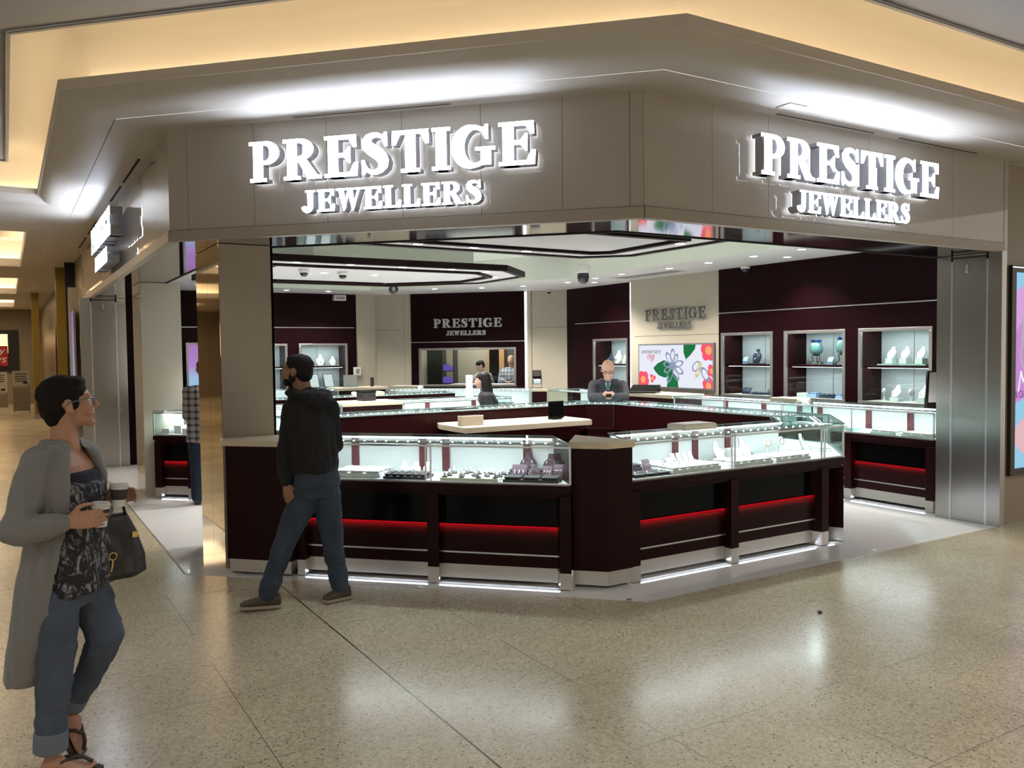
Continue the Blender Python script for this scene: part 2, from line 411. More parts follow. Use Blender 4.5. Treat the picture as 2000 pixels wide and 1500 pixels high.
MB().box(-0.09,0.09,-0.06,0.06,-0.004,0.0).build('hatch_plate', plaster, t); MB().box(-0.1,-0.09,-0.07,0.07,-0.005,0).box(-0.1,0.1,0.06,0.07,-0.005,0).build('hatch_frame', grey_frame, t)

# mall lamps
t0 = None
for i, (x, y) in enumerate(MALL_LAMPS):
    if t0 is None:
        t0 = thing('mall_downlight', 'round recessed lamp in the grey mall ceiling', 'ceiling light', (x, y, 3.95), 0, 'lamps in the mall ceiling')
        MB().lathe([(0.10,0.0),(0.10,-0.01),(0.085,-0.012)], n=20).build('trim_ring', white_plastic, t0)
        MB().lathe([(0.0,-0.008),(0.08,-0.010),(0.08,-0.004)], n=20).build('lens', down_m, t0)
    else: dup(t0, (x, y, 3.95))

# store shell
XR = 9.7; WS = 24.05; YB = 17.1
CZ = 3.0
def wbox(name, x0, x1, y0, y1, z0, z1, m): return struct(name, MB().box(x0,x1,y0,y1,z0,z1), m)
def Lpt(sumv, x): return (x, sumv - x)
# store ceiling: perimeter soffit around a raised field
outer = [(8.2,4.9),(9.98,4.9),(9.98,14.2),(7.05,17.2),(1.2,17.2),(1.2,7.2),(3.9,5.05)]
rec = [(8.2,5.12),(8.3,10.9),(6.15,15.75),(2.6,15.75),(2.1,7.6),(4.05,5.6)]
rec = [(8.15,5.6),(8.35,5.6),(8.35,11.9),(6.3,15.8),(2.9,15.8),(2.3,7.8),(4.3,5.6)]
bm = bmesh.new()
ov = [bm.verts.new((x,y,CZ)) for x,y in outer]; iv = [bm.verts.new((x,y,CZ)) for x,y in rec]
for lst in (ov, iv):
    for i in range(len(lst)): bm.edges.new((lst[i], lst[(i+1)%len(lst)]))
bmesh.ops.triangle_fill(bm, edges=bm.edges[:], use_beauty=True)
me = bpy.data.meshes.new('ceiling'); bm.to_mesh(me); bm.free(); me.materials.append(store_ceil)
o = bpy.data.objects.new('ceiling', me); COL.objects.link(o); o['kind'] = 'structure'
b = MB(); n_ = len(rec)
for i in range(n_): b.quad((*rec[i],CZ), (*rec[(i+1)%n_],CZ), (*rec[(i+1)%n_],3.42), (*rec[i],3.42))
b.add([(*p,3.42) for p in rec], [tuple(range(n_))])
struct('ceiling', b, store_ceil_up)
b = MB().box(1.0, 12, 4.6, 20, 3.56, 3.6)
b = MB()
# right wall: maroon with recessed cabinets (boxes around openings)
CABS = [(6.08, 7.12), (7.32, 8.36), (8.57, 9.61)]
def wall_with_holes(mb, length, holes, z0, z1, hz0, hz1, depth=0.03):
    x = 0.0
    for a, c in holes:
        if a > x: mb.box(x, a, 0, depth, z0, z1)
        mb.box(a, c, 0, depth, z0, hz0); mb.box(a, c, 0, depth, hz1, z1); x = c
    if x < length: mb.box(x, length, 0, depth, z0, z1)
    return mb
# frame: origin at far end (9.67), x runs toward the viewer (-Y), y = +X
RW = ((XR, 9.67, 0), -PI/2)
struct('wall_right', wall_with_holes(MB(), 4.6, sorted([(9.67-b_, 9.67-a_) for a_, b_ in CABS]), 0, CZ, 1.0, 2.0), maroon_wall, loc=RW[0], rz=RW[1])
struct('trim_10', MB().box(0, 4.6, -0.012, 0.0, 2.305, 2.32), alu, loc=RW[0], rz=RW[1])
struct('wall_right', MB().box(0, 2.22, 0.02, 0.06, 0, 1.985).box(0, 2.22, 0.02, 0.06, 1.992, CZ), beige_wall, loc=(XR, 11.87, 0), rz=-PI/2)
struct('wall_right', wall_with_holes(MB(), 2.2, [(0.9, 1.97)], 0, CZ, 0.9, 1.97), maroon_wall, loc=(9.9, 14.15, 0), rz=-PI/2)
struct('trim_10', MB().box(0.3, 2.2, -0.012, 0.0, 2.28, 2.295), alu, loc=(9.9, 14.15, 0), rz=-PI/2)
struct('trim_11', MB().box(0.0, 0.12, 0.0, 0.02, 0.3, 2.98), stripe_led, loc=(XR+0.06, 11.95, 0), rz=-PI/2)
struct('wall_right', MB().box(9.76, 10.0, 9.6, 11.95, 0, CZ).box(10.45,10.5,11.9,14.4,0,CZ), dark_gap)
# diagonal back wall
DL = ((6.8, WS-6.8, 0), -PI/4)     # local x along (1,-1)
def dx(X): return (X-6.8)*S2
struct('wall_back', MB().box(dx(6.62), dx(6.79), 0, .05, 0, CZ).box(dx(6.795), dx(7.38), 0, .05, 0, 2.235).box(dx(6.795), dx(7.38), 0, .05, 2.24, CZ).box(dx(7.385), dx(7.49), 0, .05, 0, CZ), beige_wall, loc=DL[0], rz=DL[1])
struct('wall_back', MB().box(dx(9.30), dx(9.37), 0, .05, 0, CZ).box(dx(9.38), dx(10.02), 0, .05, 0, 2.235).box(dx(9.38), dx(10.02), 0, .05, 2.24, CZ).box(dx(10.025), dx(10.2), 0, .05, 0, CZ), beige_wall, loc=DL[0], rz=DL[1])
struct('wall_back', wall_with_holes(MB(), dx(9.3), [(-1, dx(7.5)), (dx(7.62), dx(9.14))], 0, CZ, 1.01, 1.84) if False else
       MB().box(dx(7.5), dx(7.62), -.03, .03, 0, CZ).box(dx(9.14), dx(9.27), -.03, .03, 0, CZ).box(dx(7.62), dx(9.14), -.03, .03, 0, 1.015).box(dx(7.62), dx(9.14), -.03, .03, 1.835, CZ), maroon_wall, loc=DL[0], rz=DL[1])
struct('trim_10', MB().box(dx(7.5), dx(9.27), -.042, -.03, 1.955, 1.97), alu, loc=DL[0], rz=DL[1])
struct('trim_11', MB().box(dx(9.272), dx(9.30), -.01, 0.0, 0.3, 2.98), stripe_led, loc=DL[0], rz=DL[1])
# back left wall with cabinets
BL = ((2.2, YB, 0), 0.0)
BC = [(3.90-2.2, 4.96-2.2), (5.20-2.2, 6.25-2.2)]
struct('wall_back', wall_with_holes(MB(), 6.46-2.2, BC, 0, CZ, 0.98, 1.96), maroon_wall, loc=BL[0], rz=BL[1])
struct('trim_10', MB().box(0, 6.4-2.2, -0.012, 0, 2.285, 2.30), alu, loc=BL[0], rz=BL[1])
struct('wall_back', MB().box(6.46, 6.9, 17.12, 17.2, 0, CZ).box(1.0, 2.2, 17.1, 17.15, 0, CZ), beige_wall)
struct('wall_back', MB().box(1.0, 7.2, 17.75, 17.8, 0, CZ), dark_gap)
struct('wall_side_left', MB().box(1.15, 1.6, 14.53, 14.6, 0, FZ0).box(1.6, 2.2, 14.6, 17.1, 0, CZ), maroon_wall)
# closed outer shell of the shop so no daylight gets in
struct('wall_outer', MB().box(1.0, 12.5, 17.85, 17.9, 0, 3.6).box(12.4, 12.5, 4.6, 17.9, 0, 3.6), dark_gap)
b = MB(); a3 = header_poly(0.035)
b.add([(*p,3.56) for p in a3] + [(12.4,5.05,3.56),(12.4,17.9,3.56),(1.1,17.9,3.56)], [(0,1,2,3,4,5,6)])
struct('ceiling', b, dark_gap)
# mall wall to the right of the shop, and mall walls around
wbox('wall_mall_right', 8.235, 8.30, 4.453, 4.55, 2.50, FZ1, fascia_m)
mw_m = mat('tan_mall_wall', (0.30, 0.25, 0.18), 0.45, noise=0.05, nscale=4)
struct('wall_mall_right', MB().box(8.235, 13, 4.46, 4.60, 0, FZ1), mw_m)
struct('trim_12', MB().box(8.235, 8.262, 4.44, 4.47, 0, 2.49), brushed_pillar)
# corridor end wall
struct('wall_corridor_end', MB().box(-8, 1.2, 36.5, 36.6, 0, 3.55), mw_m)
struct('wall_corridor_left', MB().box(-8.1, -8, 4, 38, 0, 3.95), mw_m)
struct('wall_corridor_right', MB().box(1.17, 1.25, 15.75, 36.5, 0, FZ1), mat('dim_shopfront_panel', (0.20, 0.16, 0.10), 0.35))
# the shops opposite, behind the viewer: pale wall with lit openings
struct('wall_mall_opposite', MB().box(-8, 14, -8.1, -8.0, 0, 3.95), mat('opposite_wall_paint', (0.45, 0.40, 0.33), 0.6))
struct('window_9', MB().box(-4, -0.5, -8.0, -7.97, 0.3, 2.5).box(3.0, 8.0, -8.0, -7.97, 0.3, 2.5), emis('opposite_shop_window', (1.0, 0.82, 0.62), 1.0))

# ---------------------------------------------------------------- pillars and shutter pilasters
t = thing('pillar', 'taupe panelled pillar beside the hooded man, polished bronze on its corridor face', 'pillar', (1.5, 7.04, 0))
MB().box(0.0, 0.435, 0.0, 0.02, 0, 2.655).box(0.415, 0.435, 0, 0.93, 0, 2.655).build('front_panel', brushed_pillar, t)
MB().box(-0.004, 0.0, 0.005, 0.45, 0.0, 2.655).box(-0.004, 0.0, 0.455, 0.93, 0.0, 2.655).build('bronze_panel', gold_m, t)
MB().box(0.0, 0.42, 0.02, 0.92, 0, 2.655).build('core', brushed_pillar, t)
t = thing('pillar', 'farther taupe pillar left of the shopper in the checked shirt', 'pillar', (1.44, 11.2, 0))
MB().box(0.0, 0.47, 0.0, 0.02, 0, 2.655).build('front_panel', mat('pale_taupe_panel', (0.46, 0.42, 0.34), 0.45), t)
MB().box(-0.004, 0.0, 0.005, 0.7, 0.0, 2.655).build('bronze_panel', gold_m, t)
MB().box(0.0, 0.47, 0.02, 0.7, 0, 2.655).build('core', brushed_pillar, t)
# steel shutter pilasters
def pilaster(label, loc, rz, mirror_x=False):
    t = thing('shutter_pilaster', label, 'steel pilaster', loc, rz)
    MB().box(0, 0.145, 0, 0.08, 0, FZ0).box(0.165, 0.50, 0.004, 0.08, 0, FZ0).box(0.52, 0.65, 0, 0.08, 0, FZ0).build('steel_cladding', steel, t)
    MB().box(0.145, 0.165, 0.0, 0.03, 0, FZ0-0.06).build('guide_rail', alu, t)
    MB().box(0.50, 0.52, 0.0, 0.03, 0, FZ0-0.06).build('guide_rail', alu, t)
    MB().box(0.165, 0.50, -0.006, 0.004, FZ0-0.035, FZ0-0.02).build('shutter_slot', dark_gap, t)
    MB().tube([(0.32,-0.02,FZ0-0.10),(0.32,-0.02,FZ0-0.16)], 0.008).tube([(0.32,-0.02,FZ0-0.16),(0.32,-0.03,FZ0-0.175)], 0.014).build('pull_hook', alu, t)
    return t
pilaster('wide brushed steel pilaster at the right end of the shop opening', (8.15, 5.07, 0), -PI/2)
pilaster('brushed steel pilaster at the far corridor end of the shop opening', (1.0, 14.5, 0), 0)

# ---------------------------------------------------------------- display counters
MIT = [0.0, 0.0, 1.0]
class MC(MB):
    def build(s, *a, **k):
        ml, mr, L = MIT
        if ml or mr:
            s.v = [((ml*y)*(1-x/L)+(L-mr*y)*(x/L) if True else x, y, z) for x, y, z in s.v]
        return MB.build(s, *a, **k)
def make_counter(label, loc, rz, L, piers, glass_from=0.0, glass_to=None, depth=0.60, posts=(), blind=None, power=None, toe=0, ceil_fill=0, group=None, mull=None, end_l=True, end_r=True, ml=0.0, mr=0.0):
    MIT[:] = [ml, mr, L]
    t = thing('display_counter', label, 'display counter', loc, rz, group)
    gt = L if glass_to is None else glass_to
    gf = glass_from
    MC().box(0, L, 0.16, depth, 0.14, 0.75).build('cabinet_body', maroon, t, bevel=0.003)
    # lower and upper front panels between piers
    lo, up, rd, ms, pl = MC(), MC(), MC(), MC(), MC()
    for i in range(len(piers)-1):
        a, c = piers[i]+0.045, piers[i+1]-0.045
        if c - a < 0.05: continue
        lo.box(a, c, 0.07, 0.16, 0.14, 0.435)
        up.box(a, c, 0.10, 0.16, 0.45, 0.675)
        rd.box(a+0.005, c, 0.072, 0.099, 0.437, 0.443)
        ms.box(a, c, 0.062, 0.07, 0.228, 0.240)
        pl.box(a, c, 0.085, 0.16, 0.03, 0.14)
    lo.build('lower_panel', maroon, t); up.build('black_panel', blackp, t); rd.build('red_light_strip', red_m, t)
    ms.build('metal_strip', alu, t); pl.build('plinth', steel_lo, t)
    for x in piers:
        x0, x1 = max(0.0, x-0.045), min(L, x+0.045)
        p = MC().box(x0, x1, 0.0, 0.16, 0.125, 0.69).build('pier', maroon, t, bevel=0.002)
        MC().box(x0, x1, 0.0, 0.16, 0.006, 0.125).build('pier_shoe', steel_lo, p)
    MC().box(0, L, -0.015, depth, 0.715, 0.768).box(0, L, 0.02, depth, 0.675, 0.715).build('apron', maroon, t, bevel=0.003)
    if gt - gf > 0.1:
        # glass case
        MC().box(gf+0.01, gt-0.01, 0.015, depth-0.05, 0.768, 0.780).build('display_deck', white_lam, t)
        g = MC()
        g.box(gf, gt, 0.0, 0.006, 0.780, 1.065)
        if end_l: g.box(gf, gf+0.006, 0.006, depth-0.01, 0.780, 1.065)
        if end_r: g.box(gt-0.006, gt, 0.006, depth-0.01, 0.780, 1.065)
        g.box(gf, gt, -0.002, depth, 1.066, 1.076)
        g.build('glass_case', glass_m, t)
        e = MC().box(gf, gt, -0.005, -0.002, 1.066, 1.077).box(gf, gt, depth, depth+0.003, 1.066, 1.077)
        e.box(gf-0.002, gf+0.001, -0.004, depth, 1.066, 1.077).box(gt-0.001, gt+0.002, -0.004, depth, 1.066, 1.077)
        e.build('glass_top_edge', glass_edge, t)
        fr = MC().box(gf, gt, -0.003, 0.007, 1.043, 1.056)
        for x in [gf, gt-0.012] + [m_ - 0.006 for m_ in (mull or [])]:
            fr.box(x, x+0.012, -0.003, 0.008, 0.782, 1.056)
        fr.box(gf, gt, -0.004, 0.006, 0.778, 0.786)
        fr.build('case_frame', alu, t)
        bk = MC().box(gf+0.005, gt-0.005, depth-0.055, depth-0.045, 0.780, 1.06)
        bk.build('sliding_back_panel', white_lam, t)
        MC().box(gf, gt, depth-0.043, depth-0.012, 0.768, 1.064).build('rear_door', maroon, t)
        for x in posts:
            MC().box(x-0.035, x+0.035, depth-0.075, depth-0.056, 0.781, 1.062).build('case_post', maroon_post, t)
        MC().box(gf+0.03, gt-0.03, 0.170, 0.190, 1.0475, 1.050).box(gf+0.03, gt-0.03, depth-0.085, depth-0.078, 1.045, 1.06).build('led_diffuser', ledbar_m, t)
        dots = MC().box(gf+0.03, gt-0.03, 0.165, 0.195, 1.050, 1.064); n = max(2, int((gt-gf-0.1)/0.088))
        for i in range(n):
            x = gf + 0.06 + (gt-gf-0.12)*i/(n-1)
            dots.ball((x, 0.1655, 1.058), 0.0075, 6, 4); dots.ball((x, 0.196, 1.058), 0.0065, 6, 4)
        o = dots.build('led_strip', alu, t); o.data.materials.append(led_m)
        for p in o.data.polygons[6:]: p.material_index = 1
        pw = (gt-gf)*(2.6 if power is None else power)
        light('case_light', 'AREA', ((gf+gt)/2, 0.20, 1.045), pw, (0.90, 0.96, 1.0), parent=t, shape='RECTANGLE', size=(gt-gf)-0.08, size_y=0.02)
        if ceil_fill: light('ceiling_fill_light', 'AREA', ((gf+gt)/2, 0.22, 1.085), (gt-gf)*ceil_fill, (0.95, 0.97, 1.0), rot=(PI,0,0), parent=t, shape='RECTANGLE', size=(gt-gf)-0.08, size_y=0.05)  # added fill above the glass, brightens the ceiling as LED spill would
        if toe: light('red_wash_light', 'AREA', (L/2, 0.050, 0.455), L*0.55, (1.0, 0.03, 0.04), rot=(0.62,0,0), parent=t, shape='RECTANGLE', size=L-0.12, size_y=0.006, spread=0.95)
        if toe: light('toe_kick_light', 'AREA', (L/2, 0.055, 0.027), L*toe*0.45, (0.80, 0.88, 1.0), rot=(-1.3,0,0), parent=t, shape='RECTANGLE', size=L-0.1, size_y=0.012)
    for a, c in (blind or []):
        q = MC().box(a, c, -0.008, depth, 0.768, 1.035).build('blind_end_cabinet', maroon, t)
        MC().box(a-0.01, c+0.01, -0.02, depth+0.01, 1.035, 1.085).build('bone_top', bone, q, bevel=0.004)
    MIT[:] = [0, 0, 1]
    return t
# island one (nearest)
LR = -PI/4
def L_at(sumv, x): return (x, sumv-x, 0)
# front left run: local x=0 at x 1.5, feet line sum 8.43
make_counter('near glass counter behind the hooded man, left of the blunt corner block', L_at(8.44, 1.932), LR, 2.20, [0.02, 1.135, 2.16], posts=[0.3, 0.97, 1.19, 1.95], mull=[1.085, 1.125], mr=T8, toe=0.4)
t = thing('corner_cabinet', 'maroon cabinet with a bone top where the near counter meets the pillar', 'cabinet')
MB().prism([(1.475,6.865),(1.878,6.462),(2.16,6.744),(1.96,7.02),(1.505,7.02)], 0.125, 1.03).build('cabinet_body', maroon, t)
MB().prism([(1.50,6.865),(1.875,6.49),(2.1,6.75),(1.95,7.0),(1.52,7.0)], 0.02, 0.125).build('plinth', steel_lo, t)
MB().prism([(1.45,6.86),(1.868,6.442),(2.33,6.90),(2.20,7.03),(1.47,7.03)], 1.03, 1.077).build('bone_top', bone, t, bevel=0.004)
# blunt corner block
t = thing('corner_block', 'tall maroon corner block with a bone cap between the two near glass counters', 'cabinet')
bp = [(3.487*1.0233-0.02, 4.944*1.0233-0.02), (3.700, 4.83), (3.955, 4.83), (3.985, 5.02), (3.85, 5.40), (3.60, 5.2)]
bp = [(3.545, 5.04-0.02), (3.735, 4.835), (3.965, 4.835), (3.965, 5.00), (3.82, 5.36), (3.56, 5.10)]
MB().prism(bp, 0.13, 1.035).build('body', maroon, t)
MB().prism([(3.56,5.04),(3.742,4.85),(3.955,4.85),(3.955,5.0),(3.82,5.3)], 0.02, 0.13).build('plinth', steel_lo, t)
cp = [(3.53, 5.02), (3.73, 4.82), (3.975, 4.82), (3.975, 5.02), (3.80, 5.47), (3.52, 5.05)]
MB().prism([(3.525,5.03),(3.73,4.82),(3.978,4.82),(3.978,4.95),(3.86,5.42)], 1.035, 1.085).build('bone_cap', bone, t, bevel=0.003)
make_counter('near glass counter to the right of the blunt corner block', (3.97, 4.86, 0), 0.0, 2.45, [0.045, 1.085, 2.20], glass_to=2.45, posts=[0.22, 0.86, 1.14, 1.62], mull=[1.05, 1.085, 2.15, 2.19], ml=T8, mr=T8, toe=0.4)
# chamfer, right side and back of island one
make_counter('short angled glass counter at the right corner of the near island', (6.42, 4.86, 0), PI/4, 1.03, [0.05, 0.98], posts=[0.5], end_l=False, ml=T8, mr=T8, toe=0.4)
make_counter('right side glass counter of the near island facing the wall cabinets', (7.15, 5.60, 0), PI/2, 3.0, [0.05, 1.0, 2.0, 2.95], posts=[0.9, 2.0], ml=T8, mr=T8, ceil_fill=2.4)
make_counter('back corner glass counter of the near island where the salesman leans', (7.15, 8.62, 0), PI*3/4, 0.82, [0.05, 0.77], posts=[0.4], ml=T8, mr=T8)
make_counter('back glass counter of the near island facing the far showroom', (6.56, 9.2, 0), PI, 4.05, [0.05, 1.0, 2.0, 3.0, 4.0], posts=[0.9, 2.0, 3.1], ml=T8, ceil_fill=2.6)
# raised bone ledge inside island one
t = thing('service_desk', 'long bone topped service desk inside the near island', 'desk', (4.13, 7.80, 0))
MB().prism([(0,0),(1.67,0),(1.72,0.12),(1.72,0.75),(0.06,0.79),(0,0.6)], 0.89, 0.95).build('desk_top', bone, t, bevel=0.004)
MB().box(0.15, 1.6, 0.12, 0.70, 0.0, 0.89).build('pedestal', maroon, t)

# ---------------------------------------------------------------- clouds, downlights, vents, cameras
def ring(mb, poly, wid, z0, z1):
    # closed band of constant width inside a convex polygon
    n = len(poly); inn = []
    a = sum(poly[i][0]*poly[(i+1)%n][1]-poly[(i+1)%n][0]*poly[i][1] for i in range(n))
    sg = 1 if a > 0 else -1
    for i in range(n):
        p0, p1, p2 = Vector(poly[i-1]), Vector(poly[i]), Vector(poly[(i+1)%n])
        d1 = (p1-p0).normalized(); d2 = (p2-p1).normalized()
        n1 = Vector((-d1.y, d1.x))*sg; n2 = Vector((-d2.y, d2.x))*sg
        bis = (n1+n2).normalized(); inn.append(tuple(p1 + bis*wid/max(0.3, bis.dot(n1))))
    for i in range(n):
        j = (i+1) % n
        mb.prism([poly[i], poly[j], inn[j], inn[i]], z0, z1)
    return inn
def cloud(label, poly, gap):
    t = thing('ceiling_raft', label, 'ceiling panel')
    b = MB(); i1 = ring(b, poly, 0.08, 2.835, 2.915); b.build('maroon_rim', raft_rim, t)
    tmp = MB(); i2 = ring(tmp, i1, gap, 0, 1)
    b = MB(); i3 = ring(b, i2, 0.07, 2.822, 2.90); b.build('maroon_inlay', raft_rim, t)
    b = MB(); b.prism(poly_in(i1), 2.853, 2.90); b.build('white_panel', store_ceil, t)
    n = len(poly); c = sum((Vector(p) for p in poly), Vector((0,0)))/n
    MB().prism([tuple(c+(Vector(p)-c)*0.6) for p in poly], 2.90, 3.42).build('hanger_box', store_ceil_up, t)
    b = MB()
    for i in range(n):
        p0 = c+(Vector(poly[i])-c)*0.86; p1 = c+(Vector(poly[(i+1)%n])-c)*0.86; p2 = c+(Vector(poly[(i+1)%n])-c)*0.85; p3 = c+(Vector(poly[i])-c)*0.85
        b.quad((*p0,2.93),(*p1,2.93),(*p2,2.93),(*p3,2.93))
    b.build('uplight_strip', ledbar_m, t)
    return t
def poly_in(p): return [tuple(q) for q in p]
cloud('large maroon edged ceiling raft over the far counters, with a clipped pointed end', [(2.35,9.70),(5.82,9.70),(6.55,10.42),(6.55,11.72),(5.45,12.85),(2.35,12.85)], 0.36)
cloud('maroon edged ceiling raft over the near counter island, partly behind the header', [(2.6,7.0),(3.0,7.98),(5.82,8.05),(6.28,7.62),(6.28,5.75),(4.4,5.75)], 0.36)
# downlights: housing + lens + a real spot
DL1 = None
def downlight(x, y, z, e=72, label='round recessed downlight in the shop ceiling', group='downlights in the shop ceiling', spot=True):
    global DL1
    if DL1 is None:
        DL1 = thing('downlight', label, 'ceiling light', (x, y, z), 0, group)
        MB().lathe([(0.052,-0.001),(0.052,-0.006),(0.068,-0.006),(0.072,-0.001)], n=20).build('trim_ring', white_plastic, DL1, smooth=False)
        MB().lathe([(0.0,-0.003),(0.051,-0.003),(0.051,0.0)], n=20).build('lens', down_m, DL1)
    else: dup(DL1, (x, y, z), 0, label, group)
    if spot: light('downlight_beam', 'SPOT', (x, y, z-0.02), e, (1.0, 0.95, 0.88), spot_size=2.1, spot_blend=0.6, shadow_soft_size=0.05)
peri = [(8.66,6.35),(8.66,7.19),(8.70,8.02),(8.74,8.91),(8.78,9.79),(8.72,10.88),(8.80,11.7),(8.85,12.61),(8.55,13.67),(8.02,14.35),(7.28,14.94),(5.6,16.35),(4.75,16.35),(3.8,16.35),(9.2,7.88),(9.3,12.4)]
for x, y in peri: downlight(x, y, CZ)
c1l = [(3.02,9.95),(3.70,9.95),(4.40,9.95),(5.10,9.95),(5.72,10.10),(6.22,10.75),(6.15,11.5),(5.15,12.40),(4.25,12.52),(3.5,12.52)]
for x, y in c1l: downlight(x, y, 2.8525, 65, 'round recessed downlight in the far ceiling raft', 'downlights in the far ceiling raft')
for x, y in [(3.75,11.1),(4.5,11.15)]: downlight(x, y, 2.8525, 65, 'round downlight in the middle field of the far ceiling raft', 'inner downlights of the far ceiling raft')
for x, y in [(3.60,7.75),(4.25,7.75),(4.93,7.80),(5.70,7.68),(6.02,6.55)]: downlight(x, y, 2.8525, 65, 'round recessed downlight in the near ceiling raft', 'downlights in the near ceiling raft')
# vents
t = thing('ceiling_vent', 'square louvred air vent in the ceiling between the two rafts', 'air vent', (8.15, 12.1, 3.415), 0.1)
b = MB()
for k in range(4):
    r_ = 0.36-0.08*k; ring(b, [(-r_,-r_),(r_,-r_),(r_,r_),(-r_,r_)], 0.02, -0.012-0.004*k, 0)
b.build('louvres', white_plastic, t); MB().box(-0.34,0.34,-0.34,0.34,-0.003,0).build('duct_opening', dark_gap, t)
t = thing('return_grille', 'grey rectangular grille in the ceiling above the beige screen wall', 'air vent', (9.15, 10.75, CZ), 0)
MB().box(-0.16,0.16,-0.75,0.75,-0.006,0).build('grille', mat('grey_grille', (0.16,0.155,0.15), 0.6, noise=0.3, nscale=120), t); b = MB(); ring(b, [(-0.2,-0.79),(0.2,-0.79),(0.2,0.79),(-0.2,0.79)], 0.035, -0.01, 0); b.build('frame', white_plastic, t)
# security cameras
def cam_dome(label, x, y, z, s=1.0, ptz=False):
    t = thing('security_camera', label, 'security camera', (x, y, z))
    if ptz:
        MB().lathe([(0.05*s,0),(0.075*s,-0.02*s),(0.08*s,-0.10*s),(0.075*s,-0.12*s),(0,-0.12*s)], n=20).build('housing', white_plastic, t, smooth=True)
        MB().lathe([(0.072*s,-0.12*s),(0.074*s,-0.17*s),(0.06*s,-0.225*s),(0.03*s,-0.25*s),(0.0,-0.255*s)], n=20).build('dome', black_plastic, t, smooth=True)
    else:
        MB().lathe([(0.065*s,0),(0.065*s,-0.03*s),(0.055*s,-0.045*s),(0,-0.045*s)], n=20).build('housing', white_plastic, t, smooth=True)
        MB().lathe([(0.048*s,-0.045*s),(0.045*s,-0.065*s),(0.03*s,-0.085*s),(0.0,-0.092*s)], n=20).build('dome', black_plastic, t, smooth=True)
    return t
cam_dome('large black and white dome camera hanging in the open between the two rafts', 7.15, 9.8, 3.0, 1.15, True)
t = thing('security_camera', 'round black ball camera under the far raft edge, left of the back wall shop name', 'security camera', (5.9, 13.75, 3.0))
MB().tube([(0,0,0),(0,0,-0.06)], 0.04, 14).build('mount', white_plastic, t); MB().ball((0,0,-0.13), 0.085, 18, 12).build('ball_housing', black_plastic, t, smooth=True); MB().ball((-0.03,-0.066,-0.13), 0.035, 12, 8).build('lens_eye', grey_frame, t, smooth=True)
cam_dome('small dome camera on the far raft, left of its pair', 3.35, 10.72, 2.8525, 1.1)
cam_dome('small dome camera on the far raft, right of its pair', 3.92, 10.85, 2.8525, 1.1)
cam_dome('small dome camera at the top of the beige back wall panel', 9.55, 14.28, CZ, 0.95)
cam_dome('small dome camera above the cabinet wall on the right', 9.58, 9.0, CZ, 1.1)
t = thing('wall_siren', 'small white box at the ceiling above the far left cabinets', 'alarm box', (6.1, 17.02, 2.92))
MB().box(-0.16,0.10,-0.05,0.08,-0.06,0.06).build('box_body', white_plastic, t, bevel=0.01); MB().box(-0.12,0.06,-0.055,-0.05,-0.03,0.02).build('grille', grey_frame, t)
t = thing('thermostat', 'small white thermostat on the edge of the back wall panel', 'thermostat', (6.43, 17.08, 1.36))
MB().box(-0.06,0.10,-0.03,0.02,-0.09,0.09).build('case', white_plastic, t, bevel=0.008); MB().box(-0.01,0.06,-0.033,-0.03,-0.05,0.05).build('display', grey_frame, t)

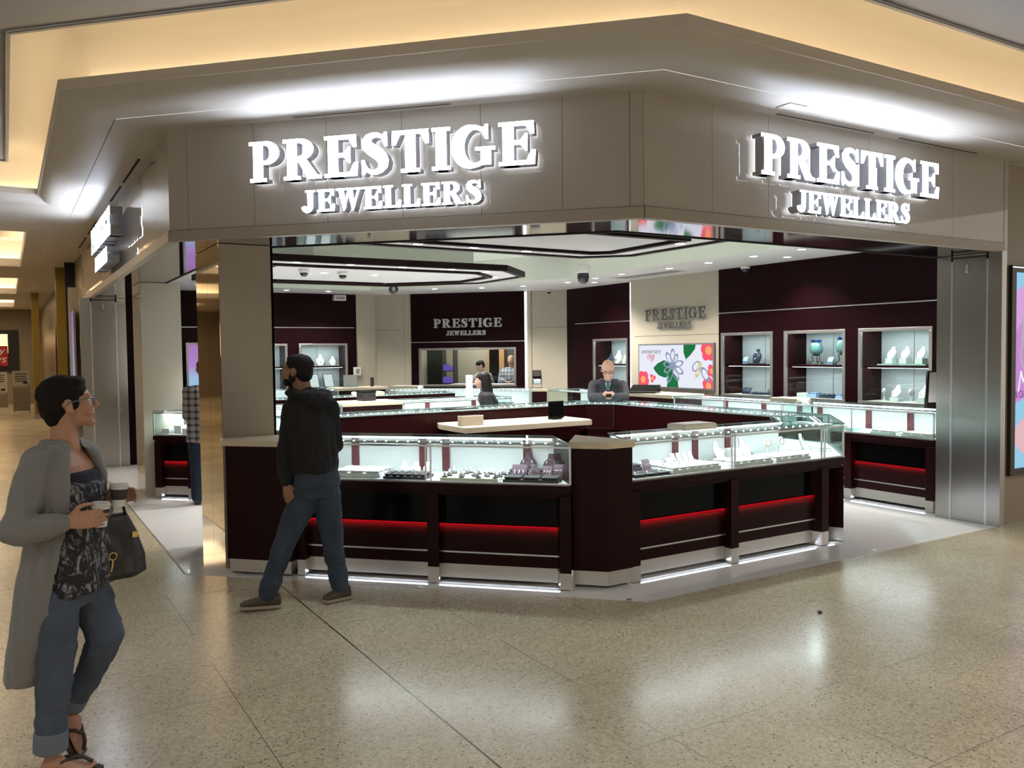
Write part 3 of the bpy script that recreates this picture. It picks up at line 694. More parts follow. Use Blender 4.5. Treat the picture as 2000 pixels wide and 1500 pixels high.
# ---------------------------------------------------------------- serif lettering built from strokes
def arcp(cx, cy_, rx, ry, a0, a1, n=14):
    return [(cx+rx*math.cos(math.radians(a0+(a1-a0)*i/n)), cy_+ry*math.sin(math.radians(a0+(a1-a0)*i/n))) for i in range(n+1)]
def rect(x0, x1, y0, y1): return [(x0,y0),(x1,y0),(x1,y1),(x0,y1)]
def glyph(ch, B=0.24, T=0.10):
    """closed outlines (cap height 1) and the advance width"""
    sf = 0.085; F = []
    def stem(x, w=B, lo=True, hi=True, ext=0.09):
        F.append(rect(x, x+w, 0, 1))
        if lo: F.append(rect(x-ext, x+w+ext, 0, sf))
        if hi: F.append(rect(x-ext, x+w+ext, 1-sf, 1))
    if ch == 'I': stem(0.10); return F, 0.10+B+0.10
    if ch in 'PR':
        stem(0.10, hi=False); F.append(rect(0.0, 0.42, 1-sf, 1))
        yb = 0.42 if ch == 'P' else 0.47; r = (1-yb)/2
        o_ = [(0.10+B, 1.0)] + arcp(0.42, 1-r, 0.34, r, 90, -90) + [(0.10+B, yb)]
        i_ = [(0.10+B, yb+T)] + arcp(0.40, 1-r, 0.34-B*0.92, r-T, -90, 90) + [(0.10+B, 1-T)]
        F.append(o_ + i_)
        if ch == 'R':
            F.append([(0.34, 0.50), (0.56, 0.52), (0.86, 0.06), (0.62, 0.0)]); F.append([(0.60,0.0),(0.95,0.0),(0.95,0.075),(0.80,0.10)]); return F, 0.96
        return F, 0.80
    if ch in 'EL':
        stem(0.10, hi=True); w_ = 0.80 if ch == 'E' else 0.76
        F.append([(0.10, 0), (w_, 0), (w_+0.02, 0.33), (w_-0.07, 0.33), (w_-0.18, T), (0.10, T)])
        if ch == 'E':
            F.append([(0.10, 1), (w_-0.02, 1), (w_-0.01, 0.70), (w_-0.09, 0.70), (w_-0.20, 1-T), (0.10, 1-T)])
            F.append(rect(0.3, 0.52, 0.47, 0.47+T)); F.append([(0.50,0.45),(0.60,0.32),(0.64,0.32),(0.64,0.72),(0.60,0.72),(0.50,0.59)])
        return F, w_+0.03
    if ch == 'T':
        F.append(rect(0.30, 0.30+B, 0, 1)); F.append(rect(0.20, 0.40+B, 0, sf))
        F.append([(0.0, 1), (0.84, 1), (0.85, 0.66), (0.77, 0.66), (0.66, 1-T), (0.18, 1-T), (0.07, 0.66), (-0.01, 0.66)]); return F, 0.85
    if ch == 'J':
        F.append(rect(0.26, 0.26+B, 0.25, 1)); F.append(rect(0.16, 0.36+B, 1-sf, 1))
        F.append(arcp(0.24, 0.25, 0.26, 0.27, 0, -180, 16) + [(0.05,0.22)] + arcp(0.20, 0.25, 0.07, 0.17, -160, 0, 10)); F.append(arcp(0.12, 0.17, 0.125, 0.125, 0, 360, 18)[:-1]); return F, 0.64
    if ch == 'W':
        for a in (0.10, 0.50):
            F.append([(a, 1), (a+B, 1), (a+B+0.12, 0.16), (a+0.28, -0.01), (a+0.24, -0.01)])
        F.append([(0.33, -0.01), (0.37, -0.01), (0.62, 0.86), (0.54, 0.95)]); F.append([(0.74, -0.01), (0.79, -0.01), (1.10, 1), (1.00, 1)])
        for a0, a1 in ((0.0, 0.42), (0.40, 0.84), (0.90, 1.20)): F.append(rect(a0, a1, 1-sf, 1))
        return F, 1.20
    if ch == 'S':
        pts = [(0.60,0.76,0.05),(0.53,0.885,0.09),(0.41,0.945,0.11),(0.30,0.945,0.13),(0.20,0.90,0.18),(0.15,0.80,0.24),(0.17,0.70,0.27),(0.27,0.60,0.29),(0.40,0.51,0.30),(0.50,0.41,0.28),(0.54,0.30,0.26),(0.53,0.19,0.22),(0.46,0.10,0.16),(0.36,0.055,0.12),(0.25,0.06,0.11),(0.14,0.13,0.09),(0.07,0.28,0.05)]
        F.append(stroke(pts)); F.append([(0.57,0.66),(0.64,0.66),(0.63,1.0),(0.575,1.0),(0.50,0.90)]); F.append([(0.03,0.0),(0.085,0.0),(0.16,0.11),(0.09,0.36),(0.02,0.36)]); return F, 0.70
    if ch == 'G':
        pts = []
        for k in range(19):
            a = math.radians(48 + (318-48)*k/18)
            wdt = 0.10 + 0.20*max(0, -math.cos(a))**0.8
            pts.append((0.46+0.36*math.cos(a), 0.5+0.445*math.sin(a), wdt))
        F.append(stroke(pts)); F.append([(0.72,0.66),(0.79,0.66),(0.785,1.0),(0.73,1.0),(0.64,0.86)])
        F.append(rect(0.62, 0.62+B*0.95, 0.06, 0.42)); F.append(rect(0.50, 0.94, 0.40, 0.48)); return F, 0.95
    return [], 0.5
def stroke(pts):
    l, r = [], []
    for i, (x, y, w_) in enumerate(pts):
        x0, y0 = pts[max(i-1,0)][:2]; x1, y1 = pts[min(i+1,len(pts)-1)][:2]
        d = math.hypot(x1-x0, y1-y0); nx, ny = -(y1-y0)/d, (x1-x0)/d
        l.append((x+nx*w_/2, y+ny*w_/2)); r.append((x-nx*w_/2, y-ny*w_/2))
    return l + r[::-1]
from mathutils.geometry import tessellate_polygon
def glyph_mesh(mb, outlines, ox, oz, h, y0, y1, grow=0.0):
    """outlines in the x-z plane, front at y0 (toward the viewer), back at y1"""
    for ol in outlines:
        a = sum(ol[i][0]*ol[(i+1)%len(ol)][1]-ol[(i+1)%len(ol)][0]*ol[i][1] for i in range(len(ol)))
        if a < 0: ol = ol[::-1]
        if grow:
            c = [sum(p[0] for p in ol)/len(ol), sum(p[1] for p in ol)/len(ol)]
        n = len(ol); P = [(ox+x*h, oz+z*h) for x, z in ol]
        tri = tessellate_polygon([[Vector((x, z, 0)) for x, z in P]])
        mb.add([(x, y0, z) for x, z in P] + [(x, y1, z) for x, z in P],
               [tuple(t_) for t_ in tri] + [(i, n+i, n+(i+1)%n, (i+1)%n) for i in range(n)])
XS = 1.09
def word(txt, length, h):
    adv = [glyph(c)[1]*XS for c in txt]; tot = sum(adv)
    gap = (length/h - tot)/(len(txt)-1); x = 0; out = []
    for c, a in zip(txt, adv): out.append((c, x*h)); x += a+gap
    return out
def sign(label, loc, rz, x0, L1, z1, h1, x2, L2, z2, h2, y_face, y_back, face, side, cat='shop sign', halo=None, thick_face=0.004):
    t = thing('shop_sign', label, cat, loc, rz)
    for txt, xx, L_, z, h in (('PRESTIGE', x0, L1, z1, h1), ('JEWELLERS', x2, L2, z2, h2)):
        for c, ox in word(txt, L_, h):
            ol = [[(px_*XS, pz_) for px_, pz_ in q] for q in glyph(c)[0]]
            b = MB(); glyph_mesh(b, ol, xx+ox, z, h, y_face+thick_face, y_back)
            lt = b.build('letter', side, t)
            b = MB(); glyph_mesh(b, ol, xx+ox, z, h, y_face, y_face+thick_face*0.9); b.build('letter_face', face, lt)
            if halo:
                b = MB(); glyph_mesh(b, ol, xx+ox, z, h, y_back+0.001, y_back+0.006); b.build('halo_back', halo, lt)  # glowing plate added behind each letter to light a halo on the fascia
    return t
halo_m = emis('sign_halo_white', (0.85, 0.90, 1.0), 1.2)
letter_side = mat('letter_return_grey', (0.34, 0.34, 0.36), 0.4)
sign('lit white channel letters PRESTIGE JEWELLERS on the left front fascia', (C2[0], C2[1], 0), -PI/4, 0.79, 2.20, 3.045, 0.298, 1.215, 1.385, 2.80, 0.16, -0.125, -0.032, sign_m, letter_side, halo=halo_m)
sign('lit white channel letters PRESTIGE JEWELLERS on the right front fascia', (C1[0], C1[1], 0), 0, 1.01, 2.20, 3.035, 0.298, 1.40, 1.40, 2.79, 0.165, -0.125, -0.032, sign_m, letter_side, halo=halo_m)
sign('lit white channel letters PRESTIGE JEWELLERS seen edge on along the corridor side', (C2[0], 11.95, 0), -PI/2, 0.0, 2.20, 3.04, 0.298, 0.40, 1.40, 2.79, 0.165, -0.16, -0.03, sign_m, letter_side)
sil_let = mat('silver_letter_face', (0.50, 0.50, 0.50), 0.35, metal=0.4, noise=0.25, nscale=40)
dark_let = mat('dark_pewter_letter_face', (0.13, 0.125, 0.115), 0.35, metal=0.3)
wht_let = mat('pale_letter_edge', (0.75, 0.73, 0.68), 0.4)
sign('silver letters PRESTIGE JEWELLERS on the maroon back wall above the window', (6.8, WS-6.8, 0), -PI/4, dx(7.87), 1.50, 2.265, 0.19, dx(8.07), 0.87, 2.10, 0.10, -0.07, -0.035, sil_let, wht_let, 'wall lettering')
sign('dark letters PRESTIGE JEWELLERS on the beige wall above the flower screen', (XR, 11.42, 0), -PI/2, 0.0, 1.50, 2.255, 0.19, 0.31, 0.85, 2.11, 0.10, -0.03, 0.015, dark_let, wht_let, 'wall lettering')

# ---------------------------------------------------------------- wall cabinets
def wall_cabinet(label, loc, rz, W, z0, z1, zs=1.51, side_left=True, D=0.42):
    t = thing('wall_cabinet', label, 'wall display cabinet', loc, rz)
    fr = MB(); f = 0.045
    fr.box(0, W, -0.02, 0.02, z1-f, z1).box(0, W, -0.02, 0.02, z0, z0+f).box(0, f, -0.02, 0.02, z0+f, z1-f).box(W-f, W, -0.02, 0.02, z0+f, z1-f)
    fr.build('frame', grey_frame, t, bevel=0.006)
    MB().box(f, W-f, D, D+0.02, z0, z1).build('back_panel', white_lam, t)
    MB().box(W/2-0.004, W/2+0.004, D-0.004, D, z0, z1).build('back_joint', grey_frame, t)
    MB().box(f-0.02, f, 0.02, D, z0, z1).box(W-f, W-f+0.02, 0.02, D, z0, z1).build('side_panel', maroon, t)
    MB().box(f-0.02, W-f+0.02, 0.02, D, z1-0.03, z1).build('top_panel', white_lam, t)
    MB().box(f-0.02, W-f+0.02, 0.02, D, z0, z0+0.04).build('floor_panel', white_lam, t)
    MB().box(f, W-f, 0.06, D, zs-0.03, zs).build('shelf', maroon, t)
    MB().box(f+0.05, W-f-0.05, 0.06, 0.075, zs-0.034, zs-0.03).box(f+0.03, W-f-0.03, 0.045, 0.06, z1-0.034, z1-0.03).build('led_strip', ledbar_m, t)
    MB().box(f, W-f, 0.012, 0.016, z0+f, z1-f).build('glass_door', glass_m, t)
    light('cabinet_light', 'AREA', (W/2, 0.10, z1-0.045), 1.9, COOL, parent=t, shape='RECTANGLE', size=W-0.15, size_y=0.03)
    light('cabinet_light', 'AREA', (W/2, 0.12, zs-0.045), 1.25, COOL, parent=t, shape='RECTANGLE', size=W-0.15, size_y=0.03)
    return t
wc = {}
for k, (a_, b_), lab in ((2, CABS[2], 'wall cabinet nearest the flower screen, with a dark necklace bust'), (1, CABS[1], 'middle wall cabinet on the right wall, holding two blue glass lamps'), (0, CABS[0], 'wall cabinet next to the steel pilaster, with three white necklace busts')):
    wc[k] = wall_cabinet(lab, (XR, b_, 0), -PI/2, b_-a_, 1.0, 2.0)
wc[3] = wall_cabinet('wall cabinet behind the salesman in the grey suit', (9.9, 13.25, 0), -PI/2, 1.07, 0.9, 1.97, 1.48)
wc[4] = wall_cabinet('back left wall cabinet partly hidden by the pillar', (BL[0][0]+BC[0][0], YB, 0), 0, 1.06, 0.98, 1.96, 1.48)
wc[5] = wall_cabinet('back left wall cabinet with white busts above the hooded man', (BL[0][0]+BC[1][0], YB, 0), 0, 1.05, 0.98, 1.96, 1.48)
# lit poster frame on the far left wall
t = thing('lit_poster', 'narrow framed violet to blue poster beyond the checked shirt shopper', 'poster', (2.98, 17.06, 0))
b = MB(); b.box(0,0.04,-0.02,0.02,0.9,1.99).box(0.66,0.70,-0.02,0.02,0.9,1.99).box(0.04,0.66,-0.02,0.02,1.95,1.99).box(0.04,0.66,-0.02,0.02,0.9,0.94).build('frame', grey_frame, t)

def grad_emis(name, cols, axis=2, s=1.0):
    m = bpy.data.materials.new(name); m.use_nodes = True; n, l = nt(m); n.clear()
    tc = n.new('ShaderNodeTexCoord'); sx = n.new('ShaderNodeSeparateXYZ'); r = n.new('ShaderNodeValToRGB'); e = n.new('ShaderNodeEmission'); o = n.new('ShaderNodeOutputMaterial')
    l.new(tc.outputs['Generated'], sx.inputs[0]); l.new(sx.outputs[axis], r.inputs[0]); l.new(r.outputs[0], e.inputs[0]); l.new(e.outputs[0], o.inputs[0])
    e.inputs[1].default_value = s
    els = r.color_ramp.elements
    while len(els) < len(cols): els.new(0.5)
    for k, (p, c) in enumerate(cols): els[k].position = p; els[k].color = (*c, 1)
    return m
MB().box(0.04,0.66,-0.005,0.0,0.94,1.95).build('print', grad_emis('violet_blue_print', [(0.0,(0.20,0.55,0.75)),(0.35,(0.35,0.55,0.80)),(0.6,(0.45,0.25,0.62)),(1.0,(0.42,0.20,0.50))], 2, 0.42), t)
MB().box(0.0, 0.62, -0.03, 0.0, 0.9, 2.2).build('steel_surround', grey_frame, t) if False else None

# ---------------------------------------------------------------- flower screen
def flat_shape(mb, pts, y): mb.add([(x, y, z) for x, z in pts], [tuple(range(len(pts)))])
TVW = 11.60-9.74
t = thing('display_screen', 'wide wall screen showing anniversary rings with orchids and green leaves', 'screen', (XR+0.02, 11.61, 0), -PI/2)
b = MB().box(0,TVW,-0.05,0.0,1.085,1.85); b.build('housing', mat('screen_bezel', (0.12,0.12,0.12), 0.4), t)
X0, X1, Z0, Z1 = 0.025, TVW-0.025, 1.11, 1.825
def sp(u, v): return (X0+(X1-X0)*u, Z0+(Z1-Z0)*v)
MB().quad(*[(x,-0.051,z) for x, z in (sp(0,0),sp(1,0),sp(1,1),sp(0,1))]).build('picture', emis('screen_white', (0.80,0.82,0.93), 0.46), t)
leaf_e = emis('screen_leaf_green', (0.02,0.22,0.07), 0.36); pet_e = emis('screen_petal_pink', (0.95,0.10,0.16), 0.46); pet2 = emis('screen_petal_orange', (1.0,0.42,0.16), 0.46)
ring_e = emis('screen_ring_silver', (0.33,0.38,0.55), 0.38); yel_e = emis('screen_gold', (0.85,0.70,0.30), 0.38); txt_e = emis('screen_text_grey', (0.25,0.20,0.30), 0.34); red_e = emis('screen_script_red', (0.75,0.04,0.12), 0.38)
b = MB()
flat_shape(b, [sp(u,v) for u,v in ((0.21,0.45),(0.27,0.56),(0.36,0.64),(0.46,0.58),(0.50,0.42),(0.45,0.26),(0.37,0.22),(0.29,0.27),(0.24,0.36))], -0.0512)
flat_shape(b, [sp(u,v) for u,v in ((0.40,0.0),(0.42,0.22),(0.48,0.38),(0.55,0.22),(0.56,0.0))], -0.0512)
flat_shape(b, [sp(u,v) for u,v in ((0.63,1.0),(0.63,0.82),(0.66,0.66),(0.72,0.76),(0.78,0.90),(0.79,1.0))], -0.0512)
b.build('leaf_print', leaf_e, t)
def flower(u, v, r, n=5, ph=0.0):
    b = MB(); k = (X1-X0)/(Z1-Z0)
    for i in range(n):
        a = ph+2*PI*i/n; cu, cv = u+r*0.6*math.cos(a)/k, v+r*0.6*math.sin(a)
        pts = [(cu+r*0.55*math.cos(q)/k, cv+r*0.55*math.sin(q)) for q in [2*PI*j/14 for j in range(14)]]
        pts = [sp(min(1,max(0,p)), min(1,max(0,q))) for p, q in pts]
        flat_shape(b, pts, -0.0513-0.0001*i)
    b.build('flower_print', pet_e, t)
    b = MB(); flat_shape(b, [sp(min(1,max(0,u+r*0.45*math.cos(q)/k)), min(1,max(0,v+r*0.45*math.sin(q)))) for q in [2*PI*j/14 for j in range(14)]], -0.052)
    b.build('flower_heart_print', pet2, t)
flower(0.95,0.86,0.22,5,0.3); flower(0.06,0.16,0.20,5,0.9); flower(0.20,0.20,0.10,3,0.2); flower(0.95,0.06,0.18,5,0.1); flower(0.99,0.40,0.14,4,0.5)
b = MB()
def ellring(mb, cu, cv, ru, rv, ang, wdt=0.014, y=-0.0525, n=28):
    k = (X1-X0)/(Z1-Z0); P, Q = [], []
    for j in range(n+1):
        q = 2*PI*j/n
        for lst, s in ((P,1.0),(Q,1.0-wdt/min(ru,rv))):
            a, c = ru*s*math.cos(q), rv*s*math.sin(q); x, z = a*math.cos(ang)-c*math.sin(ang), a*math.sin(ang)+c*math.cos(ang)
            lst.append(sp(cu+x/k, cv+z))
    for j in range(n): mb.quad((P[j][0],y,P[j][1]),(P[j+1][0],y,P[j+1][1]),(Q[j+1][0],y,Q[j+1][1]),(Q[j][0],y,Q[j][1]))
for a, rl in ((90,0.21),(125,0.20),(60,0.17),(15,0.19),(-25,0.20),(-60,0.20),(-115,0.22),(170,0.17),(-155,0.17)):
    r_ = math.radians(a); k = (X1-X0)/(Z1-Z0)
    ellring(b, 0.485+rl*math.cos(r_)/k, 0.50+rl*math.sin(r_), rl, rl*0.42, r_, 0.026, -0.0525-0.0002*(a%7))
ellring(b, 0.80, 0.50, 0.16, 0.11, 0.5, 0.028); ellring(b, 0.91, 0.32, 0.20, 0.10, -0.9, 0.03)
b.build('ring_print', ring_e, t)
b = MB(); ellring(b, 0.825, 0.42, 0.20, 0.07, 1.15, 0.03, -0.053); b.build('gold_ring_print', yel_e, t)
def textobj(name, body, size, loc, parent, m, rot=(PI/2,0,0), ext=0.0005, sx=1.0, shear=0.0):
    cu = bpy.data.curves.new(name, 'FONT'); cu.body = body; cu.size = size; cu.extrude = ext; cu.shear = shear
    o = bpy.data.objects.new('tmp', cu); COL.objects.link(o)
    me = bpy.data.meshes.new_from_object(o.evaluated_get(bpy.context.evaluated_depsgraph_get()))
    bpy.data.objects.remove(o); me.materials.clear(); me.materials.append(m)
    r = bpy.data.objects.new(name, me); COL.objects.link(r); r.location = loc; r.rotation_euler = rot; r.scale = (sx,1,1)
    if parent: r.parent = parent
    return r
textobj('caption_text', 'anniversary', 0.125, (sp(0.04,0)[0], -0.053, sp(0,0.80)[1]), t, txt_e, sx=0.88)
textobj('script_text', 'rings', 0.17, (sp(0.115,0)[0], -0.053, sp(0,0.66)[1]), t, red_e, sx=0.62, shear=0.35)

# ---------------------------------------------------------------- workshop window and room behind it
loc, rz = DL
t = thing('workshop_window', 'long steel framed window in the maroon back wall', 'window', loc, rz)
a0_, a1_ = dx(7.62), dx(9.14)
MB().box(a0_,a1_,-.045,.03,1.79,1.835).box(a0_,a1_,-.045,.03,1.015,1.06).box(a0_,a0_+.045,-.045,.03,1.06,1.79).box(a1_-.045,a1_,-.045,.03,1.06,1.79).build('frame', grey_frame, t, bevel=0.005)
MB().box(a0_+.04,a1_-.04,0,.006,1.05,1.80).build('pane', glass_m, t)
struct('wall_workshop', MB().box(a0_-.4, a0_+1.1, 1.9, 1.95, 0, 3).box(a0_-.45, a0_-.4, .06, 1.95, 0, 3).box(a1_+.4, a1_+.45, .06, 1.95, 0, 3), beige_wall, loc=loc, rz=rz)
struct('wall_workshop', MB().box(a0_+1.1, a1_+.45, 1.9, 1.95, 0, 3), mat('workshop_dark_wall', (0.09,0.085,0.08), 0.5), loc=loc, rz=rz)
struct('ceiling', MB().box(a0_-.45, a1_+.45, .06, 1.95, 2.6, 2.65), store_ceil, loc=loc, rz=rz)
struct('floor', MB().box(a0_-.45, a1_+.45, .06, 1.95, 0.0, 0.004), beige_wall, loc=loc, rz=rz)
o = light('workshop_lamp', 'AREA', (0,0,0), 22, NEUT, size=1.2); o.location = Matrix.Translation(loc) @ Matrix.Rotation(rz,4,'Z') @ Vector(((a0_+a1_)/2, 0.9, 2.58))
t2 = thing('workshop_shelf', 'tall shelf with violet boxes at the left end of the workshop window', 'shelf', loc, rz)
MB().box(a0_+.06,a0_+.36,1.3,1.6,0,1.035).box(a0_+.06,a0_+.08,1.3,1.6,1.03,1.8).box(a0_+.34,a0_+.36,1.3,1.6,1.03,1.8).box(a0_+.08,a0_+.34,1.3,1.6,1.3,1.32).build('shelf_frame', black_plastic, t2)
vio = emis('glowing_violet_carton', (0.25,0.16,0.75), 0.24)  # plain cartons, their brightness is put in as emission
for k, (xa, xb, za, zb) in enumerate(((.10,.22,1.04,1.18),(.23,.32,1.04,1.14),(.11,.2,1.32,1.46),(.22,.33,1.32,1.42))):
    tag(MB().box(a0_+xa,a0_+xb,1.28,1.45,za,zb).build('carton', vio, None, loc=loc, rz=rz), ['wide violet carton low on the workshop shelf','small violet carton low on the workshop shelf','tall violet carton on the upper workshop shelf','small violet carton on the upper workshop shelf'][k], 'box', 'violet cartons on the workshop shelf')
t2 = thing('workbench', 'white workbench top behind the workshop window', 'workbench', loc, rz)
MB().box(a0_+.5,a1_-.1,.45,1.0,1.0,1.04).build('bench_top', white_lam, t2); MB().box(a0_+.55,a0_+.60,.5,.95,0,1.0).box(a1_-.2,a1_-.15,.5,.95,0,1.0).build('leg_frame', grey_frame, t2)
t2 = thing('workshop_cabinet', 'timber and glass tool cabinet behind the bald man in the workshop window', 'cabinet', loc, rz)
MB().box(a0_+1.30,a0_+1.42,1.80,1.88,0.9,1.85).box(a0_+1.02,a0_+1.06,1.80,1.88,0.9,1.85).build('timber_jamb', mat('orange_timber', (0.55,0.30,0.13), 0.5), t2); MB().box(a0_+1.06,a0_+1.30,1.83,1.88,0.9,1.85).build('dark_panel', blackp, t2)

# ---------------------------------------------------------------- remaining counters
PB = 10.7
make_counter('far angled glass counter between the farther pillar and the checked shirt shopper', (1.53, 11.07, 0), LR, 0.56, [0.05, 0.51], posts=[0.50], end_r=False, mr=T8, toe=0.4)
make_counter('far island glass front counter behind the hooded man', (1.95, PB-0.03, 0), 0, 1.86, [0.05, 0.95, 1.8], posts=[0.9], ml=T8, ceil_fill=2.4)
make_counter('far island bone topped closed counter above the hooded man shoulder', (3.83, PB, 0), 0, 0.86, [0.05, 0.8], glass_from=0, glass_to=0, blind=[(0, 0.86)])
make_counter('far island bright glass counter left of the saleswoman', (4.71, PB, 0), 0, 1.75, [0.05, 0.9, 1.7], posts=[0.62, 1.4], ceil_fill=2.4)
make_counter('far island back counter with its row of lights', (6.4, 13.0, 0), PI, 4.0, [0.05, 1.0, 2.0, 3.0, 3.9], posts=[1, 2, 3], ceil_fill=2)
make_counter('wall side glass counter nearest the steel pilaster', (8.28, 7.15, 0), -PI/2, 1.98, [0.05, 0.93, 1.93], posts=[0.12, 0.82, 1.36], mull=[0.98], toe=0.4, ceil_fill=2)
make_counter('second wall side glass counter from the steel pilaster', (8.28, 9.15, 0), -PI/2, 1.98, [0.05, 0.93, 1.93], posts=[0.5, 1.2, 1.8], mull=[1.0])
make_counter('closed bone topped till counter below the flower screen', (8.28, 10.25, 0), -PI/2, 1.08, [0.05, 0.5, 1.03], glass_from=0, glass_to=0, blind=[(0, 1.08)])
make_counter('wall side glass counter behind the salesman', (8.17, 12.28, 0), -PI/2, 1.98, [0.05, 0.93, 1.93], posts=[0.55, 1.5], ml=T8)
make_counter('bone topped closed block with the small mirror on it', (7.96, 12.47, 0), -0.62, 0.26, [0.03, 0.23], glass_from=0, glass_to=0, blind=[(0, 0.26)], ml=T8/2, mr=T8)
make_counter('long bright glass counter in front of the workshop window', (6.0, 14.44, 0), LR, 2.74, [0.05, 0.9, 1.8, 2.7], posts=[1.0, 1.9], mr=0.15, ceil_fill=2)
make_counter('low back counter below the far left wall cabinets', (3.2, 15.3, 0), 0, 3.2, [0.05, 1.0, 2.0, 3.1], glass_to=2.2, posts=[1.0], blind=[(2.2, 3.2)])
make_counter('far corridor side glass counter seen past the farther pillar', (1.55, 12.45, 0), -PI/2+PI, 1.4, [0.05,0.7,1.35], posts=[0.7]) if False else None

# ---------------------------------------------------------------- people
from mathutils import noise as mnoise
def ell(c, ra, rb, yaw, n=20, e=2.0, nx=(1,0,0), up=None):
    ca, sa = math.cos(yaw), math.sin(yaw); out = []
    for k in range(n):
        t = 2*PI*k/n; cx_, sx_ = math.cos(t), math.sin(t)
        x = math.copysign(abs(cx_)**(2/e), cx_)*ra; y = math.copysign(abs(sx_)**(2/e), sx_)*rb
        out.append((c[0]+x*ca-y*sa, c[1]+x*sa+y*ca, c[2]))
    return out
def stack(mb, rows, yaw=0.0, e=2.3):
    mb.loft([ell(r[:3], r[3], r[4], yaw if len(r) < 6 else r[5], 22, e) for r in rows]); return mb
def limb(mb, pts, n=14):
    P = []; R_ = []
    for i in range(len(pts)-1):
        a, b_ = pts[i], pts[i+1]
        for k in range(4):
            t = k/4; P.append([a[j]*(1-t)+b_[j]*t for j in range(3)]); R_.append(a[3]*(1-t)+b_[3]*t)
    P.append(pts[-1][:3]); R_.append(pts[-1][3])
    mb.tube(P, R_, n)
    mb.ball(pts[0][:3], pts[0][3]*0.99, 12, 8); mb.ball(pts[-1][:3], pts[-1][3]*0.98, 12, 8)
    for p in pts[1:-1]: mb.ball(p[:3], p[3]*0.99, 12, 8)
    return mb
def organic(name, mb, voxel, m, parent=None, it=4, amp=0.0, fs=9.0, loc=None, rz=0, stretch=(1,1,0.45)):
    me = bpy.data.meshes.new(name); me.from_pydata(mb.v, [], mb.f)
    bm = bmesh.new(); bm.from_mesh(me); bmesh.ops.recalc_face_normals(bm, faces=bm.faces); bm.to_mesh(me); bm.free()
    o = bpy.data.objects.new(name, me); COL.objects.link(o)
    r = o.modifiers.new('r', 'REMESH'); r.mode = 'VOXEL'; r.voxel_size = voxel; r.use_smooth_shade = True
    s = o.modifiers.new('s', 'SMOOTH'); s.factor = 0.6; s.iterations = it
    dg = bpy.context.evaluated_depsgraph_get(); dg.update()
    me2 = bpy.data.meshes.new_from_object(o.evaluated_get(dg))
    bpy.data.objects.remove(o); bpy.data.meshes.remove(me)
    if amp:
        no = [v.normal.copy() for v in me2.vertices]
        for v, n_ in zip(me2.vertices, no):
            p = Vector((v.co.x*stretch[0], v.co.y*stretch[1], v.co.z*stretch[2]))
            v.co += n_*(mnoise.noise(p*fs)*amp + mnoise.noise(p*fs*2.3)*amp*0.5)
    for p in me2.polygons: p.use_smooth = True
    me2.name = name; me2.materials.clear(); me2.materials.append(m)
    o = bpy.data.objects.new(name, me2); COL.objects.link(o)
    if parent: o.parent = parent
    if loc is not None: o.location = loc
    if rz: o.rotation_euler.z = rz
    return o
def hmat(pos, yaw, pitch=0.0, roll=0.0, s=1.0):   # head frame: x forward, z up; pitch > 0 looks up
    return Matrix.Translation(pos) @ Matrix.Rotation(yaw,4,'Z') @ Matrix.Rotation(-pitch,4,'Y') @ Matrix.Rotation(roll,4,'X') @ Matrix.Scale(s,4)
def head_skin(mb, H):
    k = len(mb.v)
    def B(c, r): mb.ball(c, 1.0, 20, 14, r)
    B((-0.014,0,0.034),(0.094,0.074,0.082)); B((0.024,0,0.002),(0.068,0.063,0.095)); B((0.034,0,-0.058),(0.056,0.050,0.042))
    B((0.076,0,-0.089),(0.020,0.022,0.017)); B((0.062,0.036,-0.022),(0.030,0.026,0.034)); B((0.062,-0.036,-0.022),(0.030,0.026,0.034))
    mb.tube([(0.086,0,0.024),(0.100,0,0.002),(0.112,0,-0.018),(0.098,0,-0.028)],[0.007,0.009,0.011,0.009],10)
    for s in (1,-1):
        B((0.098,0.011*s,-0.021),(0.011,0.008,0.008)); B((0.074,0.028*s,0.032),(0.018,0.024,0.009))
        B((-0.004,0.075*s,-0.004),(0.018,0.009,0.031)); B((0.004,0.077*s,-0.024),(0.010,0.007,0.012))
    B((0.086,0,-0.049),(0.013,0.023,0.006)); B((0.084,0,-0.060),(0.013,0.020,0.007))
    mb.xf(H, k); return mb
